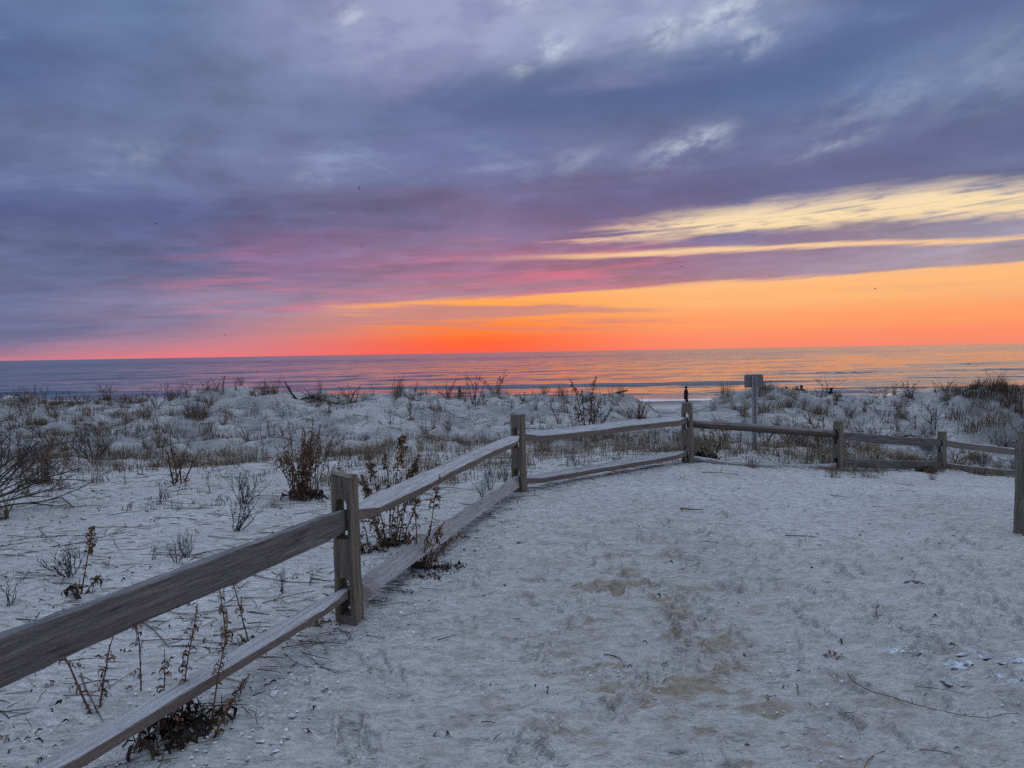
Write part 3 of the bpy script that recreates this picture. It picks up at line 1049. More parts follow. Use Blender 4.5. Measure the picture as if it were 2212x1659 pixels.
# ------------------------------------------------------------------ sign seen from behind
def build_sign():
    x, y = 3.925, 11.5
    zb = gz(x, y)
    top = 1.068
    root = empty('road_sign', (x, y, zb))
    root.rotation_euler = (0, 0, rad(-4))
    tag(root, 'small grey metal sign seen from behind on a perforated post beyond the fence', 'sign')

    def metal(g):
        pos = g.new('ShaderNodeNewGeometry').outputs['Position']
        n = g.noise(pos, 18.0, 4)
        return principled(g, g.mix(n, (0.30, 0.31, 0.32), (0.42, 0.43, 0.44)), 0.55, None, 0.4, Metallic=0.35)
    mm = material('galvanised_metal', metal)

    def metal2(g):
        return principled(g, (0.20, 0.205, 0.215), 0.5, None, 0.4, Metallic=0.3)
    mp = material('aluminium_back', metal2)
    H = top - zb
    # hat-channel post: web with holes, two sloping sides, two flanges
    mb = MB()
    zs = -.5
    hole, pitch = .010, .0254
    W = .013
    z = zs
    yw = 0.012
    while z < H - .02:
        if z < 0:
            mb.strip([(0, yw, z), (0, yw, z + pitch)], [2 * W, 2 * W], (1, 0, 0))
        else:
            mb.strip([(-(W + hole / 2) / 2 - .0005, yw, z), (-(W + hole / 2) / 2 - .0005, yw, z + pitch)], [W - hole / 2 + .001] * 2, (1, 0, 0))
            mb.strip([((W + hole / 2) / 2 + .0005, yw, z), ((W + hole / 2) / 2 + .0005, yw, z + pitch)], [W - hole / 2 + .001] * 2, (1, 0, 0))
            mb.strip([(0, yw, z), (0, yw, z + pitch - hole)], [hole, hole], (1, 0, 0))
        z += pitch
    for s in (-1, 1):
        rings = []
        for zz in (zs, H - .02):
            rings.append([(s * W, yw, zz), (s * (W + .012), -.018, zz), (s * (W + .026), -.018, zz), (s * (W + .026), -.0145, zz), (s * (W + .0145), -.0145, zz), (s * (W + .002), yw + .002, zz)])
        mb.loft(rings)
    mb.build('sign_post', mm, root)
    # plate, rounded corners, beyond the post
    w, h, r = .300, .212, .032
    prof = []
    for cx, cz, a0 in ((w / 2 - r, -h / 2 + r, -90), (w / 2 - r, h / 2 - r, 0), (-w / 2 + r, h / 2 - r, 90), (-w / 2 + r, -h / 2 + r, 180)):
        for a in np.linspace(a0, a0 + 90, 6):
            prof.append((cx + r * math.cos(rad(a)), cz + r * math.sin(rad(a))))
    pl = MB()
    pl.loft([[(a, yy, b + H - h / 2) for a, b in prof] for yy in (.0165, .0195)])
    plate = pl.build('sign_plate', mp, root)
    for zz in (H - .04, H - .165):
        b = MB()
        b.tube([(0, .002, zz), (0, .0185, zz)], [.007, .007], 6)
        b.build('bolt', mm, plate)


build_sign()


# ------------------------------------------------------------------ plants
def unit(v):
    v = np.asarray(v, float)
    n = np.linalg.norm(v)
    return v / n if n > 1e-9 else v


def rand_dir(rs, up=0.0):
    v = rs.normal(0, 1, 3)
    v[2] = v[2] * .6 + up
    return unit(v)


def stalk_path(rs, base, h, lean, az, kink=.05, n=7):
    pts = []
    d = np.array([math.cos(az), math.sin(az), 0])
    off = np.zeros(3)
    for i in range(n):
        t = i / (n - 1)
        off = off + rs.normal(0, kink * h / n, 3) * np.array([1, 1, .2])
        pts.append(np.array(base) + np.array([0, 0, h * t * math.cos(lean * t * .8)]) + d * h * math.sin(lean) * (t ** 1.2) + off * t)
    return pts


def along(pts, t):
    f = t * (len(pts) - 1)
    i = min(int(f), len(pts) - 2)
    return pts[i] + (pts[i + 1] - pts[i]) * (f - i), unit(pts[i + 1] - pts[i])


def add_leaf(mb, rs, p, size, mi):
    """one shrivelled leaf: curls out and hangs"""
    out = unit(np.array([rs.normal(), rs.normal(), rs.uniform(-.1, .5)]))
    side = unit(np.cross(out, rand_dir(rs)))
    p1 = p + out * size * .45 + np.array([0, 0, size * .1])
    p2 = p + out * size * .75 + np.array([0, 0, -size * .25])
    p3 = p + out * size * .6 + np.array([0, 0, -size * .6])
    w = size * rs.uniform(.18, .34)
    mb.strip([p, p1, p2, p3], [w * .4, w, w * .9, w * .25], side, mi)


def add_head(mb, rs, pts, t0, size, n, mi):
    """plume of small dry tufts round the top of a stalk"""
    for k in range(n):
        t = t0 + (1 - t0) * rs.random() ** .8
        p, d = along(pts, min(t, 1))
        r = size * (1.15 - t) / (1.15 - t0) * rs.random() ** .5
        q = p + rand_dir(rs, .3) * r
        e1 = rand_dir(rs, .4) * size * rs.uniform(.18, .36)
        e2 = rand_dir(rs) * size * rs.uniform(.10, .22)
        n0 = len(mb.v)
        mb.v += [q - e1, q + e2, q + e1, q - e2]
        mb.face((n0, n0 + 1, n0 + 2, n0 + 3), mi)


def goldenrod_variant(seed, n_st, fan):
    rs = np.random.default_rng(seed)
    mb = MB()
    for k in range(n_st):
        az = rs.uniform(0, 6.283)
        lean = abs(rs.normal(fan, fan * .5))
        h = rs.uniform(.55, 1.0)
        base = (rs.normal(0, .06), rs.normal(0, .06), -.06)
        pts = stalk_path(rs, base, h + .06, lean, az, .16, 6)
        mb.tube(pts, np.linspace(.013, .005, 6), 3, 0, cap=False)
        for j in range(rs.integers(5, 11)):
            p, d = along(pts, rs.uniform(.15, .85))
            add_leaf(mb, rs, p, rs.uniform(.05, .10), 1)
        if rs.random() < .75:
            add_head(mb, rs, pts, .76, .055, 16, 2)
        for j in range(rs.integers(0, 3)):
            p, d = along(pts, rs.uniform(.55, .8))
            q = p + unit(d + rand_dir(rs, .4) * .8) * rs.uniform(.1, .2)
            mb.tube([p, q], [.005, .003], 3, 0, cap=False)
            add_head(mb, rs, [p, q], .5, .035, 6, 2)
    for k in range(14):                                   # leaf litter at the foot
        a = rs.uniform(0, 6.28)
        add_leaf(mb, rs, np.array([math.cos(a) * .1, math.sin(a) * .1, rs.uniform(0, .07)]), rs.uniform(.06, .13), 1)
    return mb.mesh('dead_stalk_clump', [M_STEM, M_LEAF, M_HEAD])


def grass_variant(seed, n, spread, bend, mats, wide=.012):
    rs = np.random.default_rng(seed)
    mb = MB()
    for k in range(n):
        az = rs.uniform(0, 6.283)
        d = np.array([math.cos(az), math.sin(az), 0])
        s = np.array([-d[1], d[0], 0])
        b = np.array([rs.normal(0, spread * .35), rs.normal(0, spread * .35), -.05])
        h = rs.uniform(.45, 1.0)
        ln = abs(rs.normal(bend, bend * .5))
        p1 = b + np.array([0, 0, h * .55]) + d * h * ln * .25
        p2 = b + np.array([0, 0, h * (1 - .35 * ln)]) + d * h * ln * .75
        mb.strip([b, p1, p2], [wide, wide * .8, wide * .2], unit(s + rs.normal(0, .4, 3)))
    return mb.mesh('grass_tuft', mats)


def branch_rec(mb, rs, p, d, L, r, depth, up=.25):
    n = 4
    pts = [np.array(p)]
    dd = np.array(d)
    for i in range(n):
        dd = unit(dd + rs.normal(0, .16, 3) + np.array([0, 0, up * .12]))
        pts.append(pts[-1] + dd * L / n)
    mb.tube(pts, np.linspace(r, r * .55, n + 1), 3 if depth < 2 else 4, 0, cap=False)
    if depth == 0:
        return
    for k in range(rs.integers(2, 5)):
        q, dq = along(pts, rs.uniform(.3, 1.0))
        branch_rec(mb, rs, q, unit(dq + rand_dir(rs, up) * .85), L * rs.uniform(.4, .65), r * .55, depth - 1, up)


def shrub_variant(seed, n_main, fan, depth=2, r=.012):
    rs = np.random.default_rng(seed)
    mb = MB()
    for k in range(n_main):
        az = rs.uniform(0, 6.283)
        ln = rs.uniform(.1, fan)
        d = unit((math.cos(az) * math.sin(ln), math.sin(az) * math.sin(ln), math.cos(ln)))
        branch_rec(mb, rs, (rs.normal(0, .03), rs.normal(0, .03), -.05), d, rs.uniform(.5, .75), r, depth, .5)
    return mb.mesh('bare_shrub', [M_TWIG])


GR = [goldenrod_variant(100 + i, n, f) for i, (n, f) in enumerate([(5, .35), (8, .42), (11, .40), (4, .25), (14, .36), (7, .55)])]
GRTHIN = [goldenrod_variant(130 + i, n, f) for i, (n, f) in enumerate([(1, .25), (2, .2), (3, .2)])]
GF = [grass_variant(150 + i, 60, .35, .55, [M_GRASSD]) for i in range(3)]
TU = [grass_variant(160 + i, 70, .5, .45, [m_], .016) for i, m_ in enumerate([M_GRASS, M_GRASSD, M_GRASS])]
TW = [shrub_variant(170 + i, n, f) for i, (n, f) in enumerate([(9, .9), (7, .6), (13, 1.1), (5, .7)])]
PLANTS = [
    ('gr', -5.53, 8.0, 0.39, 0.2), ('gr', -4.83, 6.66, 0.28, 0.19), ('gr', -6.43, 9.86, 0.31, 0.24), ('gr', -4.13, 8.66, 0.53, 0.58), ('gr', -6.18, 17.74, 0.41, 0.28), 
    ('gr', -5.78, 17.28, 0.37, 0.3), ('gr', -8.79, 17.96, 0.47, 0.38), ('gr', -8.07, 17.56, 0.48, 0.37), ('gr', -7.24, 17.64, 0.41, 0.5), ('gr', -7.03, 18.36, 0.43, 0.19), 
    ('gr', -10.31, 17.98, 0.43, 0.44), ('gr', -3.91, 17.34, 0.48, 0.46), ('gr', -3.65, 18.44, 0.36, 0.26), ('gr', -2.44, 17.12, 0.43, 0.45), 
    ('gr', -2.09, 17.62, 0.32, 0.25), ('gr', -1.69, 17.8, 0.48, 0.47), ('gr', -0.88, 16.68, 0.68, 0.56), ('gr', -0.4, 17.78, 0.55, 0.53), ('gr', -2.48, 14.38, 0.39, 0.2), 
    ('gr', -2.07, 14.32, 0.41, 0.35), ('gr', -1.7, 13.74, 0.27, 0.29), ('gr', -1.55, 13.86, 0.29, 0.15), ('gr', -1.25, 13.86, 0.2, 0.22), ('gr', 0.98, 14.7, 0.32, 0.28), 
    ('gr', 0.6, 14.78, 0.26, 0.16), ('gr', 0.4, 14.36, 0.23, 0.15), ('gr', 2.86, 15.68, 0.43, 0.44), ('gr', 2.6, 15.6, 0.29, 0.25), ('gr', 3.27, 15.96, 0.26, 0.22), 
    ('gr', 0.53, 15.84, 0.39, 0.17), ('gr', 0.86, 16.28, 0.34, 0.23), ('gr', 0.25, 17.2, 0.24, 0.24), ('gr', 8.38, 18.12, 0.33, 0.38), ('gr', 8.9, 18.14, 0.19, 0.19), 
    ('gr', 9.93, 19.4, 0.36, 0.34), ('gr', 10.09, 19.18, 0.42, 0.2), ('gr', 10.42, 18.68, 0.47, 0.59), ('gr', 10.31, 19.08, 0.34, 0.2), ('gr', 11.17, 18.28, 0.36, 0.32), 
    ('gr', 10.98, 18.4, 0.26, 0.26), ('gr', 8.54, 16.2, 0.41, 0.4), ('gr', 8.63, 15.88, 0.26, 0.11), ('gr', 8.72, 15.92, 0.44, 0.08), ('gr', 9.15, 16.12, 0.33, 0.34), 
    ('gr', 9.19, 15.84, 0.2, 0.17), ('gr', 7.54, 15.42, 0.26, 0.33), ('gr', 7.85, 16.36, 0.22, 0.23), ('gr', 8.31, 16.68, 0.23, 0.18), ('gr', 5.36, 13.2, 0.6, 0.37), 
    ('gr', 5.47, 12.64, 0.67, 0.53), ('gr', 5.78, 12.78, 0.54, 0.36), ('gr', 4.99, 12.84, 0.41, 0.32), ('gr', 4.5, 12.62, 0.49, 0.27), ('gr', 3.7, 11.52, 0.37, 0.2), 
    ('gr', 3.52, 11.72, 0.45, 0.21), ('gr', 3.31, 11.88, 0.38, 0.25), ('gr', 6.68, 11.9, 0.2, 0.21), ('gr', 6.47, 10.9, 0.19, 0.19), ('gr', -5.16, 14.44, 0.56, 0.15), 
    ('gr', -4.47, 13.14, 0.28, 0.23), ('gr', -2.33, 9.36, 0.59, 0.1), ('gr', -2.36, 9.18, 0.48, 0.13), ('gr', -2.24, 9.68, 0.41, 0.1), ('gr', -4.85, 12.92, 0.36, 0.23), 
    ('gr', -4.61, 13.42, 0.45, 0.14), ('gr', 1.6, 12.26, 0.26, 0.26), ('gr', 1.27, 14.46, 0.36, 0.2), ('gr', -0.18, 12.22, 0.26, 0.17), ('gr', -0.67, 12.44, 0.31, 0.18), 
    ('gr', -0.94, 12.48, 0.2, 0.22), ('gr', -8.58, 14.54, 0.2, 0.26), ('gr', -8.19, 15.16, 0.32, 0.32), ('gr', -7.51, 14.26, 0.35, 0.2), ('gr', -8.78, 14.2, 0.25, 0.25), 
    ('gr', -14.14, 19.86, 0.38, 0.42), ('gr', -13.14, 18.88, 0.33, 0.33), ('gr', -12.64, 18.68, 0.39, 0.39), ('gr', -12.41, 18.78, 0.46, 0.33), 
    ('gr', -12.11, 18.88, 0.37, 0.27), ('gr', -11.47, 18.44, 0.39, 0.39), ('gr', -11.35, 18.72, 0.46, 0.4), ('gr', -6.97, 10.18, 0.22, 0.22), 
    ('gr', -5.58, 10.0, 0.21, 0.14), ('gr', -4.73, 8.6, 0.18, 0.09), ('gr', -3.37, 7.76, 0.27, 0.08), ('gr', -5.17, 9.76, 0.31, 0.17), ('gf', -2.94, 18.24, 0.58, 0.48), 
    ('gf', 11.49, 16.86, 0.65, 0.71), ('gf', 11.23, 16.92, 0.54, 0.48), ('gf', 11.67, 16.6, 0.58, 0.53), ('gf', 11.19, 17.22, 0.42, 0.36), ('gf', 11.59, 16.16, 0.63, 0.46), 
    ('gf', -12.02, 18.94, 0.4, 0.4), ('gf', -8.41, 17.54, 0.31, 0.37), ('gf', -7.48, 16.98, 0.24, 0.36), ('tw', -6.65, 11.14, 0.51, 0.78), ('tw', -2.77, 7.22, 0.38, 0.33), 
    ('tw', -2.43, 6.14, 0.3, 0.45), ('tw', -3.1, 4.88, 0.26, 0.33), ('tw', -3.17, 4.38, 0.2, 0.23), ('tw', -1.5, 4.5, 0.17, 0.1), ('tw', -1.36, 4.62, 0.16, 0.11), 
    ('tw', 7.93, 18.04, 0.57, 0.76), ('tw', 9.44, 15.84, 0.78, 0.56), ('tw', 1.71, 14.56, 0.87, 0.46), ('tw', -3.67, 7.3, 0.23, 0.23), ('tw', -1.97, 7.26, 0.18, 0.2), 
    ('tw', -2.5, 5.16, 0.16, 0.25), ('tw', -2.72, 5.26, 0.15, 0.15), ('tw', -2.49, 5.32, 0.24, 0.17), ('tw', -0.27, 7.98, 0.31, 0.25), ('tw', -0.34, 7.6, 0.21, 0.24), 
    ('tw', -0.1, 8.42, 0.27, 0.18), ('tw', 0.74, 9.64, 0.27, 0.2), ('tw', 0.85, 9.74, 0.21, 0.21), ('tw', 9.34, 14.04, 0.4, 0.3), ('tw', -9.38, 18.62, 0.33, 0.39), 
    ('tw', 0.82, 17.82, 0.25, 0.25), ('tu', 4.76, 16.76, 0.31, 0.2), ('tu', 5.52, 18.18, 0.37, 0.42), ('tu', 5.21, 16.76, 0.3, 0.35), ('tu', 6.18, 17.68, 0.31, 0.37), 
    ('tu', 6.25, 17.18, 0.27, 0.36), ('tu', -6.76, 14.84, 0.24, 0.47), ('tu', -7.06, 16.56, 0.16, 0.35), ('tu', -8.97, 14.92, 0.16, 0.24), ('tu', -8.47, 14.62, 0.14, 0.21), 
    ('tu', -5.26, 13.44, 0.19, 0.71), ('tu', -5.46, 13.06, 0.18, 0.55), ('tu', -10.46, 18.66, 0.2, 0.53), ('tu', -0.3, 17.5, 0.15, 0.25), ('tu', 3.35, 17.88, 0.13, 0.38), 
    ('tu', 6.34, 16.48, 0.23, 0.58), ('tu', 7.02, 16.3, 0.23, 0.69), ('tu', 5.95, 15.74, 0.17, 0.33), ('tu', 7.46, 15.76, 0.17, 0.22), ('tu', 10.26, 16.32, 0.34, 0.46), 
    ('tu', 10.78, 15.98, 0.39, 0.68), ('tu', 10.26, 15.86, 0.34, 0.5), ('tu', 10.71, 15.46, 0.33, 0.49), ('tu', 10.77, 16.48, 0.29, 0.46), ('tu', -8.87, 13.78, 0.17, 0.29), 
    ('tu', -10.09, 15.2, 0.16, 0.32), ('tu', -6.57, 13.16, 0.14, 0.28), ('tu', -5.31, 8.3, 0.15, 0.2), ('tu', -6.11, 8.96, 0.13, 0.25), ('tu', -5.27, 8.88, 0.13, 0.16), 
    ('tu', 1.25, 9.16, 0.1, 0.19), ('tu', 3.44, 10.16, 0.21, 0.18), ('tu', 7.11, 12.98, 0.27, 0.55), ('tu', 6.02, 12.34, 0.3, 0.52), ('tu', 6.41, 12.5, 0.26, 0.44), 
    ('tu', 4.51, 9.96, 0.21, 0.21), ('tu', 4.57, 10.96, 0.23, 0.23), ('tu', -2.4, 7.04, 0.15, 0.05), ('tu', -2.95, 5.08, 0.07, 0.07), ('tu', -3.88, 7.12, 0.06, 0.05), 
    ('tu', -0.98, 4.7, 0.07, 0.05), ]
XBINS = [(-99, -9.5, 'at the far left'), (-9.5, -6.2, 'above the bare bush'), (-6.2, -3.0, 'left of the weed clump'), (-3.0, -0.6, 'left of the beanie walker'), (-0.6, 1.2, 'behind the mid-picture post'),
         (1.2, 3.4, 'left of the beach walker'), (3.4, 6.4, 'round the metal sign'), (6.4, 9.4, 'right of the metal sign'), (9.4, 99, 'toward the right edge')]
KIND = {'gr': ('dead_stalk_clump', 'dead seed-head stalks', 'plant'), 'gf': ('beach_grass_fan', 'dark beach grass fan', 'grass'),
        'tw': ('bare_shrub', 'bare twiggy shrub', 'shrub'), 'tu': ('grass_tuft', 'low dry tuft', 'grass')}


def zone(x, y):
    if y > 16.2:
        b = 'on the dune crest'
    elif y > 12.4:
        b = 'on the dune slope'
    elif y > 9.0:
        b = 'in the hollow'
    else:
        b = 'on the near sand flat'
    for lo, hi, t in XBINS:
        if lo <= x < hi:
            return b, t
    return b, ''


_placed = []


def place(kind, x, y, h, sp, rs):
    if kind == 'gr':
        me = (GRTHIN if sp < .38 * h else GR)[rs.integers(0, 3 if sp < .38 * h else 6)]
        k = h / .95
        wide = float(np.clip(sp / (h * .75), .6, 1.7))
    elif kind == 'gf':
        me, k, wide = GF[rs.integers(0, 3)], h / .95, float(np.clip(sp / (h * .9), .6, 1.8))
    elif kind == 'tu':
        me, k, wide = TU[rs.integers(0, 3)], h / .8, float(np.clip(sp / (h * 1.1), .6, 2.6))
    else:
        me, k, wide = TW[rs.integers(0, 4)], h / .95, float(np.clip(sp / (h * 1.2), .6, 1.7))
    nm, ph, cat = KIND[kind]
    o = bpy.data.objects.new(nm, me)
    COL.objects.link(o)
    o.location = (x, y, gz(x, y) - .01)
    o.rotation_euler = (rs.normal(0, .06), rs.normal(0, .06), rs.uniform(0, 6.28))
    o.scale = (k * wide, k * wide, k)
    b, t = zone(x, y)
    lab = f'{ph} {b} {t}'
    tag(o, lab, cat, f'{ph} {b}')
    _placed.append(o)


rsP = np.random.default_rng(21)
for (k, x, y, h, sp) in PLANTS:
    place(k, x, y, h * 1.15, sp * 1.2, rsP)
# smaller ones that dot the dune slope
for i in range(280):
    y = rsP.uniform(12.8, 18.6)
    x = rsP.uniform(-.72, .74) * y
    if abs(x - 4.1) < 1.0 and y > 15 or abs(x - .6) < 2.6 and 13.2 < y < 15.5 or (-6.0 < x < -2.5 and 13 < y < 16.5 and rsP.random() < .8):
        continue
    place(rsP.choice(['gr', 'gr', 'tu', 'tw']), x, y, rsP.uniform(.14, .42), rsP.uniform(.12, .50), rsP)
ORD = ['first', 'second', 'third', 'fourth', 'fifth', 'sixth', 'seventh', 'eighth', 'ninth', 'tenth', 'eleventh', 'twelfth', 'thirteenth', 'fourteenth', 'fifteenth', 'sixteenth']
_by = {}
for o in _placed:
    _by.setdefault(o['label'], []).append(o)
for lab, os_ in _by.items():
    if len(os_) > 1:
        os_.sort(key=lambda q: q.location.x / q.location.y)
        for i, q in enumerate(os_):
            n_ = len(os_)
            if i < 16 and i <= n_ / 2:
                q['label'] = f'{ORD[i]} from left, {lab}'
            elif n_ - 1 - i < 16:
                q['label'] = f'{ORD[n_ - 1 - i]} from right, {lab}'


# ---- larger plants near the fence: every stalk a part with its leaves and plume
def hero_plant(name, label, loc, stalks, cat='plant', foot=24, foot_size=.09, foot_r=.10, leaf=(.03, .07), leaves=26, head_n=46, seed=1, r0=.0055, lowdark=True):
    """stalks: (dx, dy, height, lean, azimuth deg, head size or 0)"""
    rs = np.random.default_rng(seed)
    x, y = loc
    root = empty(name, (x, y, gz(x, y)))
    tag(root, label, cat)
    for (dx, dy, h, lean, az, hs) in stalks:
        pts = stalk_path(rs, (dx, dy, -.06), h + .06, lean, rad(az), .10, 9)
        st = MB()
        st.tube(pts, np.linspace(r0, r0 * .45, 9), 5, 0)
        side_tips = []
        for j in range(rs.integers(1, 4) if hs else 1):
            p, d = along(pts, rs.uniform(.5, .82))
            q = p + unit(d + rand_dir(rs, .5) * .6) * h * rs.uniform(.08, .2)
            st.tube([p, (p + q) / 2 + rs.normal(0, .006, 3), q], [r0 * .5, r0 * .42, r0 * .3], 4, 0)
            side_tips.append([p, q])
        so = st.build('stalk', M_STEM, root, smooth=True)
        lf = MB()
        for j in range(leaves):
            p, d = along(pts, rs.uniform(.08, .9))
            add_leaf(lf, rs, p, rs.uniform(*leaf), 0)
        tag(lf.build('dry_leaves', M_LEAF, so), kind='stuff')
        if hs:
            hd = MB()
            add_head(hd, rs, pts, .74, hs, head_n, 0)
            tag(hd.build('seed_head', M_HEAD, so), kind='stuff')
            for tp in side_tips:
                hd = MB()
                add_head(hd, rs, tp, .3, hs * .7, max(18, head_n // 2), 0)
                tag(hd.build('seed_head', M_HEAD, so), kind='stuff')
    if foot:
        ft = MB()
        for j in range(foot):
            a = rs.uniform(0, 6.28)
            r = foot_r * rs.random() ** .6
            add_leaf(ft, rs, np.array([math.cos(a) * r, math.sin(a) * r, rs.uniform(.0, .05)]), foot_size * rs.uniform(.5, 1.3), 0)
            if j % 3 == 0:
                b = np.array([math.cos(a) * r, math.sin(a) * r, -.02])
                ft.tube([b, b + np.array([rs.normal(0, .03), rs.normal(0, .03), rs.uniform(.05, .13)])], [.003, .002], 3, 0)
        ft.build('dead_basal_leaves', M_DARK if lowdark else M_LEAF, root)
    return root


rsH = np.random.default_rng(55)
hero_plant('seaside_weed', 'tall dense clump of reddish brown dead stalks left of the near fence post', (-2.235, 7.48),
           [(rsH.normal(0, .055), rsH.normal(0, .05), rsH.uniform(.42, .88), abs(rsH.normal(.34, .17)), rsH.uniform(0, 360), .042 if rsH.random() < .75 else 0) for _ in range(40)],
           foot=80, foot_size=.11, foot_r=.2, seed=2, leaves=14, head_n=44, r0=.006)
hero_plant('seaside_weed', 'leggy dead weed with bushy seed plumes rising behind the long upper rail', (-0.99, 5.62),
           [(0, 0, .86, .08, 20, .075), (.05, .02, .74, .24, 10, .06), (-.04, .03, .72, .16, 170, .06), (.02, .05, .66, .3, 40, .045), (-.06, -.02, .60, .26, 200, .05), (.08, .0, .62, .34, 0, .05), (-.02, .06, .7, .05, 90, .055), (.03, -.03, .52, .2, 300, .04), (-.08, .02, .45, .3, 170, .04)], foot=26, seed=3, leaves=44, head_n=110, r0=.006)
hero_plant('seaside_weed', 'short bent dead stalks just right of the near fence post', (-1.10, 5.40), [(0, 0, .30, .3, 150, .02), (.05, 0, .26, .2, 60, 0), (.09, .03, .30, .25, 170, .02), (-.04, .02, .24, .4, 180, 0)],
           foot=10, seed=4, leaves=16)
hero_plant('seaside_weed', 'dead weed with three plumes leaning in front of the lower rail', (-0.71, 5.02),
           [(0, 0, .60, .06, 60, .045), (.03, .01, .66, .26, 12, .042), (.05, -.02, .36, .42, 0, .02), (.06, -.03, .33, .75, 0, 0), (-.03, 0, .28, .2, 120, 0)], foot=22, foot_r=.12, seed=5, leaves=34, head_n=64)
hero_plant('seaside_weed', 'dark weed clump with curled stalks under the lower rail, bottom left', (-1.36, 2.80),
           [(.10, .03, .46, .17, 60, .022), (-.03, .04, .50, .22, 35, .020), (.12, -.02, .26, .55, 20, .018), (-.10, .06, .30, .1, 100, 0), (.02, .0, .20, .3, 200, 0)],
           foot=120, foot_size=.085, foot_r=.17, leaf=(.02, .045), leaves=40, seed=6, r0=.0042)
hero_plant('seaside_weed', 'single curly dead stalk between the two near rails', (-1.72, 3.18), [(0, 0, .40, .06, 100, .014)], foot=0, leaf=(.02, .04), leaves=30, seed=7, r0=.004)
hero_plant('seaside_weed', 'thick dead stalk leaning left between the two near rails', (-1.83, 3.0), [(0, 0, .40, .55, 165, .018), (.01, .01, .30, .2, 60, 0)], foot=0, leaf=(.02, .045), leaves=36, seed=8, r0=.0055)
hero_plant('seaside_weed', 'pair of dead stalks behind the near rails close to the post', (-1.42, 3.72), [(0, 0, .42, .28, 160, .018), (-.12, .0, .30, .15, 150, .02)], foot=6, leaf=(.02, .045), leaves=26, seed=9, r0=.0048)
hero_plant('seaside_weed', 'lone leaning brown plume on the sand above the dark plank', (-2.80, 4.50), [(0, 0, .44, .22, 20, .045), (.0, .01, .14, .7, 30, 0)], foot=8, leaf=(.025, .05), leaves=30, head_n=110, seed=10)
hero_plant('seaside_weed', 'tall twin-plumed dead weed behind the middle rails', (1.359, 13.2),
           [(0, 0, 1.06, .20, 165, .06), (.05, 0, 1.10, .14, 15, .06), (0, .05, .85, .12, 100, .05), (.1, .02, .7, .3, 30, .04), (-.05, 0, .6, .2, 190, .04)], foot=24, foot_r=.16, seed=11, leaf=(.05, .1), leaves=44, r0=.012, head_n=60)
hero_plant('seaside_weed', 'dark curled dead weed at the left edge of the sand flat', (-5.3, 6.75), [(0, 0, .30, .3, 150, .03), (.05, 0, .34, .2, 60, .03), (-.05, 0, .28, .4, 20, .03), (.02, .02, .2, .6, 0, .02)], foot=40, foot_r=.14, seed=12, leaves=40)
hero_plant('seaside_weed', 'bushy reddish weed before the left dune, tallest of its row', (-5.95, 8.9), [(rsH.normal(0, .1), rsH.normal(0, .06), rsH.uniform(.3, .52), abs(rsH.normal(.2, .12)), rsH.uniform(0, 360), .035) for _ in range(11)],
           foot=26, foot_r=.14, seed=13, leaves=20)


# big bare shrub reaching in from the left edge
def left_shrub():
    root = empty('bare_shrub', (-5.55, 6.9, gz(-5.55, 6.9)))
    tag(root, 'large bare dark-branched shrub reaching in from the left edge', 'shrub')
    rs = np.random.default_rng(91)
    for (ax, ay, az, L) in [(.95, .10, .16, 1.0), (.95, -.1, .30, 1.05), (.8, .2, .40, 1.1), (.9, .35, .52, 1.0), (.7, .1, .6, .9), (.8, -.25, .5, .9), (.9, .3, .24, .95), (.95, .25, .3, 1.0), (.9, .5, .34, 1.2)]:
        mb = MB()
        branch_rec(mb, rs, (rs.normal(0, .03), rs.normal(0, .05), .0), unit((ax, ay, az)), L, .011, 3, .02)
        mb.build('branch', M_TWIG, root)


left_shrub()

# golden tuft on the crest
o = new_obj('golden_grass_tuft', grass_variant(301, 90, .6, .35, [M_GOLD], .03))
o.location = (-5.63, 16.76, gz(-5.63, 16.76))
o.scale = (.24, .24, .2)
tag(o, 'small golden orange tuft on the dune crest left of centre', 'grass')


